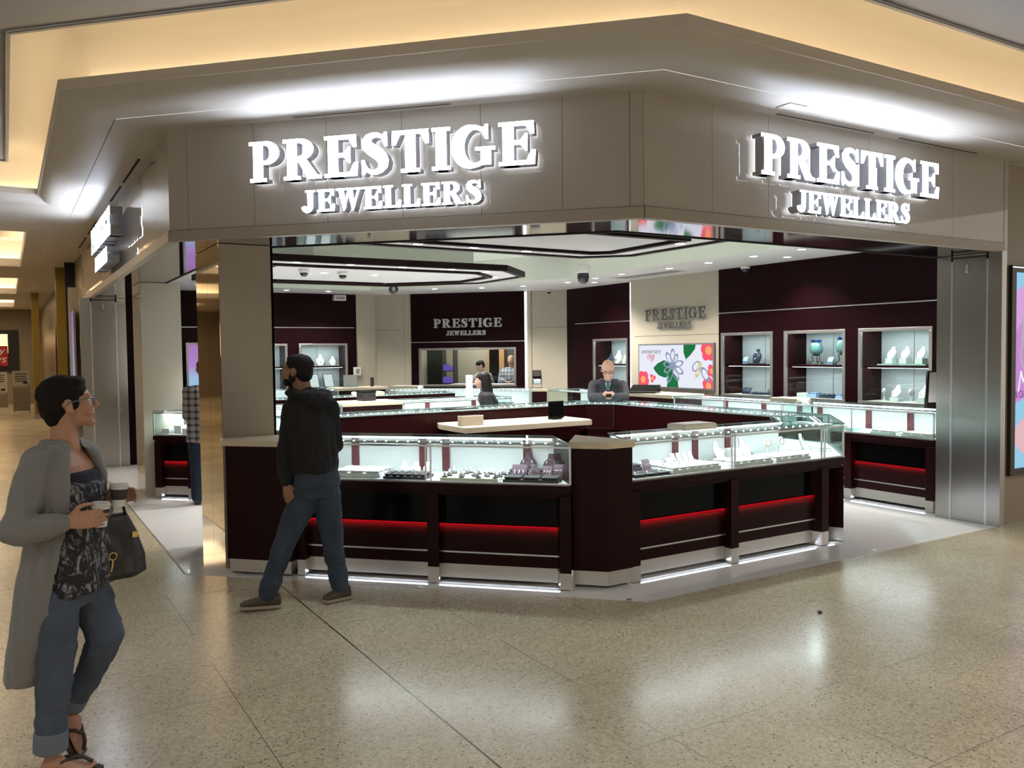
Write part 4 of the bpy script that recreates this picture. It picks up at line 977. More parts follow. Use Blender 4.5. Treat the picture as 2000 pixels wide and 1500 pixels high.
def hand(mb, w_, d, up, side=1, curl=0.5, s=1.0, splay=0.06):
    w_ = Vector(w_); d = Vector(d).normalized(); up = Vector(up); up = (up - d*up.dot(d)).normalized(); sd = up.cross(d).normalized()*side
    def rg(t, hw, th): 
        c = w_ + d*t*s
        return [tuple(c + sd*hw*s*math.cos(2*PI*k/14) + up*th*s*math.sin(2*PI*k/14)) for k in range(14)]
    mb.loft([rg(-0.02,0.026,0.020), rg(0.01,0.029,0.018), rg(0.045,0.038,0.0155), rg(0.085,0.041,0.013), rg(0.098,0.036,0.010)])
    for i, (off, ln, r) in enumerate(((0.029,0.068,0.0088),(0.010,0.078,0.0090),(-0.010,0.072,0.0086),(-0.029,0.055,0.0076))):
        p = w_ + d*0.092*s + sd*off*s; a = 0.0; pts = [tuple(w_ + d*0.07*s + sd*off*0.9*s), tuple(p)]; dirb = (d + sd*off*splay*30).normalized()
        for j, fr_ in enumerate((0.45,0.32,0.26)):
            a += curl*(0.55 if j == 0 else 0.8)*(1.0+0.12*i)
            q = dirb*math.cos(a) - up*math.sin(a); p = p + q*ln*fr_*s; pts.append(tuple(p))
        mb.tube(pts, [r*s, r*s, r*0.98*s, r*0.9*s, r*0.78*s], 10); mb.ball(pts[-1], r*0.78*s, 8, 6); mb.ball(pts[1], r*1.1*s, 8, 6)
    b0 = w_ + d*0.022*s + sd*0.024*s; b1 = b0 + (d*0.6+sd*0.75-up*0.25*curl).normalized()*0.040*s
    b2 = b1 + (d*0.85+sd*(0.35-0.4*curl)-up*0.6*curl).normalized()*0.032*s; b3 = b2 + (d*0.9-sd*0.2*curl-up*0.8*curl).normalized()*0.026*s
    mb.tube([tuple(b0),tuple(b1),tuple(b2),tuple(b3)], [0.014*s,0.011*s,0.0098*s,0.0082*s], 10); mb.ball(tuple(b3), 0.0082*s, 8, 6)
    return mb
def skin_m(name, c): return mat(name, c, 0.5, spec=0.4, noise=0.10, nscale=18, bump=0.02)
sk_w = skin_m('skin_fair_warm', (0.43, 0.235, 0.155)); sk_m = skin_m('skin_light_brown', (0.30, 0.165, 0.11)); sk_b = skin_m('skin_pink', (0.56, 0.33, 0.25))
hair_dk = mat('hair_dark_brown', (0.009, 0.006, 0.005), 0.75, spec=0.2, noise=0.6, nscale=120, stretch=(1,1,0.2), bump=0.25)
hair_bk = mat('hair_black', (0.005, 0.004, 0.005), 0.55, spec=0.25, noise=0.5, nscale=120, stretch=(1,1,0.1), bump=0.2)
def denim(name, c, k=0.55): return mat(name, c, 0.85, spec=0.2, noise=k, nscale=9, stretch=(1,1,0.5), bump=0.3)
knit = mat('grey_knit', (0.20, 0.20, 0.195), 0.9, noise=0.10, nscale=160, bump=0.25, sheen=0.2)
jeans_w = denim('washed_blue_denim', (0.078, 0.098, 0.135), 0.4); cuff_m = denim('pale_turned_denim', (0.15, 0.18, 0.22), 0.08)
jeans_m = denim('dark_blue_denim', (0.045, 0.062, 0.090), 0.5)
hood_m = mat('black_fleece', (0.007, 0.007, 0.008), 0.85, noise=0.2, nscale=60, bump=0.2)

def tunic_mat():
    m = bpy.data.materials.new('black_white_feather_print'); m.use_nodes = True; n, l = nt(m); b = n['Principled BSDF']; b.inputs['Roughness'].default_value = 0.8
    tc = n.new('ShaderNodeTexCoord'); mp = n.new('ShaderNodeMapping'); mp.inputs['Scale'].default_value = (1,1,0.6); mp.inputs['Rotation'].default_value = (0.4,0.5,0)
    a = n.new('ShaderNodeTexNoise'); a.inputs['Scale'].default_value = 34; a.inputs['Detail'].default_value = 4; a.inputs['Distortion'].default_value = 1.6
    r = n.new('ShaderNodeValToRGB'); e = r.color_ramp.elements; e[0].position = 0.50; e[0].color = (0.012,0.012,0.016,1); e[1].position = 0.68; e[1].color = (0.30,0.30,0.31,1)
    l.new(tc.outputs['Object'], mp.inputs['Vector']); l.new(mp.outputs[0], a.inputs['Vector']); l.new(a.outputs['Fac'], r.inputs[0]); l.new(r.outputs[0], b.inputs['Base Color'])
    return m
# --- woman with two coffee cups
WL = (0.165, 4.03, 0); WZ = -0.0409; FY = -0.52
H = hmat((0.058, 0.0, 1.553), 0.05, 0.10, 0.0, 1.0)
b = MB(); head_skin(b, H)
limb(b, [(0.040,0,1.52,0.052),(0.036,0,1.44,0.050),(0.045,0,1.365,0.060)])
stack(b, [(0.045,0,0.80,0.105,0.155),(0.045,0,0.92,0.105,0.150),(0.045,0,1.04,0.092,0.128),(0.047,0,1.20,0.105,0.145),(0.045,0,1.30,0.085,0.150),(0.042,0,1.355,0.055,0.105),(0.040,0,1.39,0.045,0.060)], FY)
limb(b, [(-0.055,-0.13,1.325,0.045),(-0.145,-0.19,1.062,0.040),(0.015,-0.225,1.088,0.027)])
limb(b, [(0.135,0.13,1.31,0.045),(0.165,0.16,1.02,0.038),(0.192,0.040,1.12,0.026)])
hand(b, (0.035,-0.228,1.090), (1,0.05,0.03), (0.05,-1.0,0.12), 1, 0.34, 0.98, 0.03)
hand(b, (0.192,0.036,1.125), (0.93,-0.30,0.22), (0.30,0.85,0.35), -1, 0.50, 0.95, 0.03)
limb(b, [(-0.013,-0.075,0.80,0.080),(-0.022,-0.11,0.50,0.055),(-0.05,-0.10,0.12,0.036)])
limb(b, [(0.10,0.075,0.78,0.080),(0.178,-0.01,0.525,0.055),(0.035,0.10,0.22,0.036)])
# near foot
def foot(mb, heel, toe, wd=0.045, ht=0.055, side=1):
    h_, t_ = Vector(heel), Vector(toe); d = (t_-h_).normalized(); L = (t_-h_).length; sd = Vector((0,0,1)).cross(d).normalized(); up = d.cross(sd)
    rows = []
    for t, w_, z0, z1 in ((0.0,0.024,0.0,0.050),(0.10,0.031,0.0,0.075),(0.30,0.032,0.0,0.080),(0.55,0.038,0.0,0.055),(0.78,0.045,0.0,0.034),(0.92,0.043,0.0,0.024)):
        c = h_ + d*t*L + up*(z0+z1)/2
        rows.append([tuple(c + sd*w_*math.cos(2*PI*k/14) + up*((z1-z0)/2)*math.sin(2*PI*k/14)) for k in range(14)])
    mb.loft(rows)
    for i, (o_, r, ex) in enumerate(((0.030,0.0125,0.035),(0.012,0.0095,0.036),(-0.004,0.009,0.030),(-0.019,0.0085,0.022),(-0.033,0.008,0.010))):
        p = h_ + d*(0.86*L) + sd*o_*side + up*0.013; q = p + d*ex
        mb.tube([tuple(p),tuple(q)], r, 8); mb.ball(tuple(q), r, 8, 6)
    return d, sd, up
foot(b, (-0.085,-0.095,0.022), (0.090,-0.150,0.022), side=1)
foot(b, (-0.015,0.105,0.165), (0.055,0.075,0.030), side=-1)
woman = organic('person', b, 0.0045, sk_w, None, 3, loc=WL, rz=WZ)
tag(woman, 'short haired woman in a long grey cardigan walking with two coffee cups', 'person')
b = MB(); k = 0
for c, r in (((-0.020,0,0.050),(0.100,0.082,0.080)),((-0.054,0,0.004),(0.062,0.074,0.080)),((-0.060,0,-0.050),(0.036,0.054,0.040)),((0.030,0,0.092),(0.050,0.056,0.028)),((0.018,0.064,0.012),(0.022,0.012,0.034)),((0.018,-0.064,0.012),(0.022,0.012,0.034))): b.ball(c, 1.0, 20, 14, r)
b.xf(H); organic('hair', b, 0.005, hair_dk, woman, 2, amp=0.0022, fs=55, stretch=(1,1,1))
for s in (1,-1):
    e_ = MB().ball((0.077,0.030*s,0.012), 0.0125, 12, 8).xf(H).build('eye', mat('eye_white', (0.7,0.68,0.65), 0.2) if s == 1 else MATS['eye_white'], woman, smooth=True)
    MB().ball((0.086,0.031*s,0.012), 0.0058, 10, 8).xf(H).build('iris', black_plastic, e_, smooth=True)
g = MB()
for s in (1,-1):
    g.tube([(0.098+0.004*math.cos(t), 0.032*s+0.024*math.cos(t), 0.010+0.017*math.sin(t)) for t in [2*PI*k_/16 for k_ in range(17)]], 0.0018, 6)
    g.tube([(0.099,0.055*s,0.018),(0.070,0.073*s,0.020),(0.0,0.083*s,0.012),(-0.014,0.080*s,-0.004)], 0.0028, 6)
g.tube([(0.101,0.010,0.013),(0.105,0,0.017),(0.101,-0.010,0.013)], 0.0018, 6)
g.xf(H).build('glasses', mat('blue_grey_glasses', (0.10,0.15,0.19), 0.3), woman, smooth=True)
b = MB().ball((0.0875,0,-0.0495),1,12,8,(0.013,0.021,0.0045)).ball((0.086,0,-0.059),1,12,8,(0.013,0.018,0.005)).xf(H); b.build('lips', mat('lips_rose', (0.30,0.10,0.09), 0.4), woman, smooth=True)
# undershirt, tunic, jeans
b = MB(); stack(b, [(0.047,0,1.05,0.100,0.138),(0.050,0,1.20,0.116,0.155),(0.054,0,1.272,0.104,0.145),(0.056,0,1.278,0.04,0.06)], FY)
organic('undershirt', b, 0.006, mat('navy_jersey', (0.008,0.008,0.022), 0.8), woman, 3)
b = MB(); stack(b, [(0.062,0,0.765,0.132,0.182),(0.058,0,0.90,0.126,0.172),(0.054,0,1.03,0.112,0.148),(0.056,0,1.16,0.126,0.162),(0.057,0,1.215,0.122,0.158),(0.055,0,1.232,0.106,0.146),(0.055,0,1.236,0.03,0.05)], FY)
organic('tunic', b, 0.006, tunic_mat(), woman, 3, amp=0.012, fs=11, stretch=(1,1,0.25))
b = MB(); stack(b, [(0.040,0,0.70,0.10,0.14),(0.045,0,0.80,0.120,0.168),(0.045,0,0.92,0.115,0.160)], FY)
limb(b, [(-0.008,-0.075,0.78,0.096),(-0.018,-0.11,0.50,0.076),(-0.040,-0.105,0.30,0.064),(-0.048,-0.10,0.155,0.060)])
limb(b, [(0.095,0.065,0.78,0.096),(0.172,-0.01,0.530,0.078),(0.105,0.045,0.36,0.062),(0.040,0.095,0.240,0.052)])
organic('jeans', b, 0.006, jeans_w, woman, 3, amp=0.008, fs=12, stretch=(0.6,0.6,1.3))
b = MB().tube([(-0.046,-0.10,0.205),(-0.050,-0.10,0.118)], [0.066,0.067], 20); organic('jeans_cuff', b, 0.006, cuff_m, woman, 1)
b = MB().tube([(0.052,0.085,0.262),(0.028,0.105,0.215)], [0.058,0.058], 20); organic('jeans_cuff', b, 0.006, cuff_m, woman, 1)
# cardigan: open drape with sleeves
rows = [(1.405,0.033,0.010,0.072,0.085,-70,-380),(1.375,0.035,0.0,0.082,0.118,-70,-385),(1.335,0.042,0.0,0.110,0.165,-74,-372),(1.24,0.045,0,0.130,0.190,-76,-355),(1.12,0.040,0,0.132,0.182,-80,-345),(1.00,0.032,0,0.140,0.186,-88,-340),(0.86,0.012,0,0.150,0.192,-94,-335),(0.72,-0.018,0,0.142,0.182,-90,-315),(0.58,-0.060,0,0.120,0.160,-78,-300),(0.47,-0.100,0,0.098,0.130,-62,-290),(0.40,-0.122,0,0.088,0.118,-50,-285)]
b = MB(); ro, ri = [], []
nA = 40
for z, cx_, cy_, ra, rb, a0, a1 in rows:
    o_, i_ = [], []
    for k in range(nA+1):
        t = math.radians(a0+(a1-a0)*k/nA)
        # rows are ellipses whose long axis is the shoulder line
        ca, sa = math.cos(FY), math.sin(FY); tt = t - FY
        for lst, q in ((o_,0.0),(i_,-0.013)):
            x, y = (ra+q)*math.cos(tt), (rb+q)*math.sin(tt)
            lst.append((cx_+x*ca-y*sa, cy_+x*sa+y*ca, z))
    ro.append(o_); ri.append(i_)
m_ = nA+1
b.loft([o_ + i_[::-1] for o_, i_ in zip(ro, ri)])
limb(b, [(-0.050,-0.115,1.325,0.060),(-0.150,-0.19,1.065,0.062),(-0.09,-0.21,1.070,0.056),(0.012,-0.224,1.087,0.043)])
limb(b, [(0.125,0.118,1.315,0.058),(0.165,0.165,1.03,0.056),(0.192,0.070,1.085,0.040)])
organic('cardigan', b, 0.0065, knit, woman, 3, amp=0.019, fs=8.5, stretch=(1.6,1.6,0.22))
# sandals
brown = mat('brown_sandal_leather', (0.035, 0.022, 0.016), 0.55)
def sandal(heel, toe, parent, side):
    h_, t_ = Vector(heel), Vector(toe); d = (t_-h_).normalized(); L = (t_-h_).length+0.035; sd = Vector((0,0,1)).cross(d).normalized(); up = d.cross(sd)
    b = MB(); o_ = []
    for t, w_ in ((-0.06,0.016),(0.0,0.029),(0.25,0.035),(0.5,0.040),(0.75,0.050),(0.95,0.047),(1.06,0.030)): o_.append((t,w_))
    pts = [h_+d*t*L+sd*w_ for t, w_ in o_] + [h_+d*t*L-sd*w_ for t, w_ in o_[::-1]]
    n = len(pts); b.add([tuple(p+up*0.004) for p in pts]+[tuple(p-up*0.020) for p in pts], [tuple(range(n)), tuple(range(2*n-1,n-1,-1))]+[(i,n+i,n+(i+1)%n,(i+1)%n) for i in range(n)])
    b.build('sandal', brown, parent)
    s_ = MB()
    for a_, c_ in (((0.22,0.037),(0.55,0.012)),((0.22,-0.037),(0.55,0.012)),((0.55,0.012),(0.88,0.022))):
        p0 = h_+d*a_[0]*L+sd*a_[1]*1.0*side+up*(0.004 if abs(a_[1])>0.03 else 0.060); p1 = h_+d*c_[0]*L+sd*c_[1]*side+up*(0.058 if c_[0]<0.8 else 0.028)
        pm = (p0+p1)/2+up*(0.022 if a_[0] < .5 else 0.008)+sd*(a_[1]*0.25*side)
        s_.tube([tuple(p0),tuple(pm),tuple(p1)], 0.0085, 8)
    s_.build('sandal_strap', brown, parent)
sandal((-0.085,-0.095,0.020), (0.090,-0.150,0.020), woman, 1)
sandal((-0.015,0.105,0.160), (0.055,0.075,0.028), woman, -1)
# cups
paper = mat('white_paper_cup', (0.72,0.71,0.69), 0.5); sleeve = mat('dark_cup_sleeve', (0.035,0.028,0.025), 0.6); lid_m = mat('grey_white_lid', (0.55,0.54,0.53), 0.35)
Rz = Matrix.Rotation(WZ,4,'Z')
def wpos(p): return tuple(Vector(WL) + Rz @ Vector(p))
def cup(label, p, tilt):
    t = thing('coffee_cup', label, 'coffee cup', wpos(p)); t.rotation_euler = (tilt[0], tilt[1], 0)
    MB().lathe([(0,0),(0.026,0),(0.036,0.085),(0.0,0.085)], n=24).build('paper_cup', paper, t, smooth=False)
    MB().lathe([(0.0305,0.030),(0.0355,0.075),(0.0362,0.075),(0.0312,0.030)], n=24).build('sleeve', sleeve, t)
    MB().lathe([(0.0,0.086),(0.0385,0.084),(0.0385,0.092),(0.034,0.098),(0.034,0.101),(0.0,0.099)], n=24).build('lid', lid_m, t)
cup('paper coffee cup in the woman nearer hand with a dark sleeve', (0.158,-0.176,1.050), (0.02,0.05))
cup('second paper coffee cup held behind the first by the woman in grey', (0.238,-0.040,1.105), (-0.03,0.06))
# handbag
t = thing('handbag', 'black leather handbag with gold fittings hanging by the woman in grey', 'handbag', wpos((0.232,0.085,0.765)), 0.25)
leather = mat('black_leather', (0.010, 0.010, 0.013), 0.35, bump=0.1, nscale=60)
b = MB()
def brow(z, hx, hy, ox=0): return ell((ox,0,z), hx, hy, 0, 24, 3.2)
b.loft([brow(0.0,0.090,0.060,-0.01), brow(0.02,0.125,0.075,-0.005), brow(0.10,0.118,0.070,0.0), brow(0.20,0.090,0.052,0.0), brow(0.275,0.055,0.028,0.0), brow(0.290,0.045,0.018,0)])
organic('bag_body', b, 0.005, leather, t, 3, amp=0.006, fs=9)
MB().tube([(-0.035,-0.02,0.28),(-0.03,-0.03,0.34),(-0.005,-0.035,0.372),(0.02,-0.03,0.34),(0.035,-0.02,0.28)], 0.0065, 8).build('handle', leather, t, smooth=True)
MB().box(0.048,0.072,-0.060,-0.050,0.180,0.205).build('gold_plate', goldj, t)
MB().tube([(-0.045+0.016*math.cos(a), -0.078, 0.115+0.016*math.sin(a)) for a in [2*PI*k/14 for k in range(15)]], 0.0032, 6).tube([(-0.045,-0.078,0.10),(-0.050,-0.080,0.07),(-0.055,-0.080,0.05)], 0.0045, 6).build('gold_ring', goldj, t)
MB().tube([(-0.06,-0.02,0.03),(-0.055,-0.03,-0.05),(-0.03,-0.03,-0.14),(0.0,-0.035,-0.225)], 0.007, 6).build('shoulder_strap', leather, t)

# --- hooded man
ML = (1.67, 5.75, 0); MZ = -0.2827; FM = math.radians(140)
H = hmat((0.062, 0.0, 1.635), math.radians(155), 0.06)
b = MB(); head_skin(b, H)
limb(b, [(0.078,0,1.60,0.060),(0.095,0,1.52,0.060),(0.110,0,1.43,0.070)])
stack(b, [(0.178,0,0.82,0.11,0.165),(0.165,0,1.0,0.105,0.155),(0.15,0,1.25,0.12,0.175),(0.14,0,1.38,0.09,0.17),(0.12,0,1.44,0.06,0.10)], FM)
limb(b, [(0.035,-0.03,1.37,0.055),(-0.025,-0.03,1.09,0.045),(-0.026,-0.05,0.875,0.030)])
limb(b, [(0.265,0.03,1.37,0.055),(0.300,0.08,1.10,0.045),(0.160,0.22,1.01,0.030)])
hand(b, (-0.026,-0.05,0.862), (0.15,-0.05,-1), (-0.35,-0.9,0.0), 1, 0.40, 1.02)
hand(b, (0.150,0.23,1.01), (-0.8,0.5,0.05), (0.3,0.3,0.9), -1, 0.6, 1.0)
limb(b, [(0.11,0,0.80,0.09),(-0.034,-0.03,0.485,0.06),(-0.165,-0.03,0.10,0.042)])
limb(b, [(0.245,0,0.79,0.09),(0.272,0.02,0.43,0.06),(0.325,0.03,0.11,0.042)])
man = organic('person', b, 0.006, sk_m, None, 3, loc=ML, rz=MZ)
tag(man, 'dark haired man in a black hooded jacket and jeans striding past the near counter', 'person')
b = MB()
for c, r in (((-0.018,0,0.046),(0.099,0.080,0.078)),((-0.050,0,0.0),(0.062,0.073,0.080)),((-0.058,0,-0.045),(0.030,0.050,0.035)),((0.030,0,0.088),(0.045,0.056,0.026))): b.ball(c, 1.0, 20, 14, r)
b.xf(H); organic('hair', b, 0.006, hair_bk, man, 2, amp=0.003, fs=30, stretch=(1,1,1))
b = MB()
for c, r in (((0.050,0,-0.070),(0.050,0.054,0.034)),((0.078,0,-0.085),(0.026,0.030,0.024)),((0.010,0.062,-0.045),(0.026,0.012,0.036)),((0.010,-0.062,-0.045),(0.026,0.012,0.036))): b.ball(c, 1.0, 16, 12, r)
b.xf(H); organic('beard', b, 0.006, hair_bk, man, 2)
b = MB(); stack(b, [(0.168,0,0.93,0.128,0.172),(0.166,0,0.99,0.140,0.188),(0.158,0,1.12,0.142,0.188),(0.148,0,1.25,0.146,0.196),(0.142,0,1.35,0.122,0.192),(0.130,0,1.42,0.112,0.172),(0.108,0,1.475,0.095,0.110)], FM)
limb(b, [(0.030,-0.03,1.365,0.078),(-0.030,-0.03,1.10,0.064),(-0.030,-0.045,0.97,0.054),(-0.026,-0.05,0.885,0.046)])
limb(b, [(0.268,0.03,1.365,0.078),(0.312,0.08,1.10,0.064),(0.165,0.21,1.01,0.048)])
organic('hooded_jacket', b, 0.007, hood_m, man, 2, amp=0.016, fs=8, stretch=(1.2,1.2,0.7))
b = MB()
for k in range(13):
    a = FM + math.radians(-125 + 250*k/12) + PI
    b.ball((0.125+0.115*math.cos(a), 0.0+0.125*math.sin(a), 1.475-0.030*math.cos(a-FM-PI)), 0.060 if 2 < k < 10 else 0.040, 12, 8, (1,1,0.8))
b.ball((0.185,-0.070,1.43), 0.095, 14, 10, (1.1,1,0.75)).ball((0.150,-0.055,1.49), 0.075, 14, 10, (1,1,0.5))
organic('hood', b, 0.008, hood_m, man, 2, amp=0.016, fs=12, stretch=(1,1,1))
b = MB(); stack(b, [(0.176,0,0.76,0.12,0.16),(0.176,0,0.84,0.138,0.182),(0.172,0,0.96,0.128,0.172)], FM)
limb(b, [(0.112,0,0.78,0.106),(-0.034,-0.03,0.485,0.080),(-0.110,-0.03,0.28,0.068),(-0.168,-0.03,0.115,0.068)])
limb(b, [(0.240,0,0.77,0.106),(0.275,0.02,0.43,0.078),(0.305,0.03,0.24,0.068),(0.322,0.03,0.115,0.070)])
jm = organic('jeans', b, 0.007, jeans_m, man, 3, amp=0.010, fs=11, stretch=(0.6,0.6,1.2))
MB().tube([(0.075,-0.128,0.862),(0.11,-0.140,0.845),(0.13,-0.146,0.852),(0.12,-0.146,0.868),(0.15,-0.150,0.862)], 0.0025, 5).tube([(0.06,-0.118,0.90),(0.17,-0.150,0.905)], 0.002, 5).build('pocket_stitching', mat('pale_stitch', (0.35,0.35,0.36), 0.7), man)
shoe_m = mat('taupe_shoe_suede', (0.075, 0.058, 0.042), 0.8, bump=0.1, nscale=80); sole_m = mat('beige_rubber_sole', (0.33, 0.29, 0.22), 0.6)
def shoe(heel, toe, parent, um, sm_, wd=0.048, vox=0.006):
    h_, t_ = Vector(heel), Vector(toe); d = (t_-h_).normalized(); L = (t_-h_).length; sd = Vector((0,0,1)).cross(d).normalized(); up = d.cross(sd)
    def sect(t, w_, z0, z1):
        c = h_ + d*t*L + up*(z0+z1)/2
        return [tuple(c + sd*w_*math.cos(2*PI*k/16) + up*((z1-z0)/2)*math.sin(2*PI*k/16)) for k in range(16)]
    b = MB().loft([sect(-0.01,0.022,0.02,0.06), sect(0.04,0.036,0.01,0.10), sect(0.25,0.040,0.01,0.105), sect(0.45,0.042,0.01,0.085), sect(0.70,0.048,0.01,0.066), sect(0.90,0.044,0.01,0.052), sect(1.0,0.026,0.014,0.036)])
    organic('shoe', b, vox, um, parent, 2)
    o_ = ((-0.03,0.022),(0.02,0.038),(0.25,0.042),(0.5,0.043),(0.72,0.052),(0.92,0.046),(1.02,0.028))
    pts = [h_+d*t*L+sd*w_ for t, w_ in o_] + [h_+d*t*L-sd*w_ for t, w_ in o_[::-1]]; n = len(pts)
    MB().add([tuple(p+up*0.022) for p in pts]+[tuple(p) for p in pts], [tuple(range(n)), tuple(range(2*n-1,n-1,-1))]+[(i,n+i,n+(i+1)%n,(i+1)%n) for i in range(n)]).build('shoe_sole', sm_, parent, bevel=0.004)
shoe((-0.085,-0.03,0.004), (-0.355,-0.05,0.020), man, shoe_m, sole_m)
shoe((0.395,0.05,0.004), (0.205,-0.03,0.006), man, shoe_m, sole_m)
MB().tube([(-0.026+0.036*math.cos(a), -0.05+0.030*math.sin(a), 0.878) for a in [2*PI*k/14 for k in range(15)]], 0.008, 6).build('wrist_watch', black_plastic, man)

# --- background people: shared builder
def figure(label, loc, rz, headp, hyaw, hpitch, neck, yaw, torso, armR, armL, hands, legR, legL, skin, top_m, leg_m, hair=None, hair_m_=None, vox=0.011, hs=1.0, shoes=True, sleeve_to=1.0, top_rows=None):
    H = hmat(headp, hyaw, hpitch, 0, hs); b = MB(); head_skin(b, H)
    limb(b, [(*(H @ Vector((-0.015,0,-0.03))), 0.052), (*neck, 0.058)]); stack(b, torso, yaw)
    for a in (armR, armL): limb(b, a)
    for h_ in hands: hand(b, *h_)
    limb(b, legR); limb(b, legL)
    p = organic('person', b, vox, skin, None, 2, loc=loc, rz=rz); tag(p, label, 'person')
    b = MB(); stack(b, [(r[0],r[1],r[2],r[3]+0.022,r[4]+0.024) for r in (top_rows or torso)], yaw)
    for a in (armR, armL): limb(b, [(q[0],q[1],q[2],q[3]+0.020) for q in a])
    organic('jacket', b, vox, top_m, p, 3, amp=0.012, fs=9)
    b = MB()
    for a in (legR, legL): limb(b, [(q[0],q[1],q[2],q[3]+0.022) for q in a])
    r0 = torso[0]; stack(b, [(r0[0],r0[1],r0[2]-0.06,r0[3]+0.01,r0[4]+0.01),(r0[0],r0[1],r0[2]+0.08,r0[3]+0.018,r0[4]+0.018)], yaw)
    organic('trousers', b, vox, leg_m, p, 3)
    if hair:
        b = MB()
        for c, r in hair: b.ball(c, 1.0, 16, 12, r)
        b.xf(H); organic('hair', b, 0.008, hair_m_, p, 2, amp=0.003, fs=30)
    if shoes:
        for a in (legR, legL):
            f = Vector((math.cos(yaw), math.sin(yaw), 0)); e_ = Vector(a[-1][:3]); e_.z = 0.004
            shoe(tuple(e_-f*0.06), tuple(e_+f*0.19), p, black_plastic, black_plastic, vox=0.01)
    return p, H
crop = [((-0.018,0,0.046),(0.099,0.080,0.078)),((-0.050,0,0.0),(0.062,0.073,0.080)),((-0.058,0,-0.045),(0.030,0.050,0.035))]
fringe = [((-0.052,0,0.012),(0.058,0.078,0.050)),((-0.02,0.066,0.012),(0.045,0.014,0.032)),((-0.02,-0.066,0.012),(0.045,0.014,0.032))]
suit = mat('charcoal_suit', (0.030, 0.034, 0.044), 0.8, noise=0.2, nscale=50); dark_cloth = mat('black_cloth', (0.010,0.010,0.012), 0.8)
hair_gr = mat('hair_grey_brown', (0.06,0.04,0.03), 0.6)
# salesman leaning on the back counter, reading a phone
sm, H = figure('balding salesman in a dark grey suit and glasses leaning over his phone', (7.12,9.15,0), -0.6613, (-0.03,-0.24,1.490), -PI/2, -0.45, (-0.03,-0.10,1.36), -PI/2,
    [(-0.02,0.22,0.86,0.11,0.16),(-0.02,0.17,1.02,0.11,0.16),(-0.03,0.06,1.18,0.12,0.19),(-0.03,-0.02,1.29,0.10,0.195),(-0.03,-0.05,1.36,0.06,0.11)],
    [(-0.225,-0.03,1.27,0.055),(-0.245,-0.30,1.115,0.045),(-0.085,-0.46,1.14,0.030)], [(0.165,-0.03,1.27,0.055),(0.195,-0.30,1.115,0.045),(0.045,-0.46,1.14,0.030)],
    [((-0.075,-0.47,1.14),(0.75,-0.3,0.35),(-0.3,-0.9,0.1),-1,0.7,0.95),((0.035,-0.47,1.14),(-0.75,-0.3,0.35),(0.3,-0.9,0.1),1,0.7,0.95)],
    [(-0.11,0.24,0.84,0.09),(-0.11,0.22,0.46,0.06),(-0.12,0.28,0.09,0.042)], [(0.07,0.24,0.84,0.09),(0.08,0.22,0.46,0.06),(0.08,0.28,0.09,0.042)],
    sk_b, suit, suit, fringe, hair_gr, vox=0.009, hs=1.12)
MB().add([(-0.075,-0.128,1.335),(0.015,-0.128,1.335),(-0.03,-0.185,1.16),(-0.05,-0.16,1.30),(-0.01,-0.16,1.30)], [(0,2,1),(0,3,2),(1,2,4)]).build('shirt_front', white_plastic, sm)
MB().add([(-0.05,-0.150,1.34),(-0.01,-0.150,1.34),(-0.005,-0.200,1.15),(-0.03,-0.203,1.12),(-0.055,-0.200,1.15),(-0.05,-0.14,1.34),(-0.01,-0.14,1.34),(-0.005,-0.19,1.15),(-0.03,-0.193,1.12),(-0.055,-0.19,1.15)], [(0,4,3,2,1),(5,6,7,8,9),(0,5,9,4),(1,2,7,6)]).build('necktie', mat('teal_striped_tie', (0.04,0.16,0.19), 0.5, noise=0.8, nscale=60), sm)
g = MB()
for s in (1,-1):
    g.tube([(0.098, 0.032*s+0.024*math.cos(t_), 0.010+0.015*math.sin(t_)) for t_ in [2*PI*k_/14 for k_ in range(15)]], 0.0036, 6); g.tube([(0.098,0.055*s,0.016),(0.0,0.083*s,0.010)], 0.0024, 5)
g.xf(H).build('glasses', black_plastic, sm)
t = thing('phone', 'dark smartphone in the hands of the balding salesman', 'phone', tuple(Vector((7.12,9.15,0)) + Matrix.Rotation(-0.6613,4,'Z') @ Vector((-0.02,-0.50,1.175)))); t.rotation_euler = (0.6,0,-0.66)
MB().box(-0.038,0.038,-0.075,0.075,-0.004,0.004).build('phone_body', black_plastic, t, bevel=0.003); MB().box(-0.034,0.034,-0.068,0.068,0.0042,0.0046).build('phone_screen', blackp, t)
# saleswoman with long black hair
sw, H = figure('saleswoman with long straight black hair and a black blazer behind the near island', (5.35,9.75,0), -0.5019, (0.080,0.0,1.365), math.radians(188), -0.08, (0.125,0,1.235), math.radians(185),
    [(0.20,0,0.84,0.10,0.15),(0.18,0,0.97,0.09,0.13),(0.15,0,1.10,0.11,0.15),(0.135,0,1.18,0.085,0.155),(0.13,0,1.225,0.05,0.09)],
    [(0.14,0.13,1.16,0.042),(0.20,0.16,0.95,0.036),(0.02,0.10,0.93,0.026)], [(0.14,-0.13,1.16,0.042),(0.19,-0.16,0.95,0.036),(0.02,-0.10,0.95,0.026)],
    [((0.01,0.10,0.93),(-1,-0.1,0),(0,0,1),1,0.4,0.9),((0.01,-0.10,0.95),(-1,0.1,0),(0,0,1),-1,0.4,0.9)],
    [(0.20,0.07,0.82,0.08),(0.18,0.08,0.45,0.055),(0.22,0.08,0.09,0.038)], [(0.20,-0.07,0.82,0.08),(0.18,-0.08,0.45,0.055),(0.22,-0.08,0.09,0.038)],
    sk_b, dark_cloth, dark_cloth, None, None, vox=0.010, hs=0.95)
b = MB()
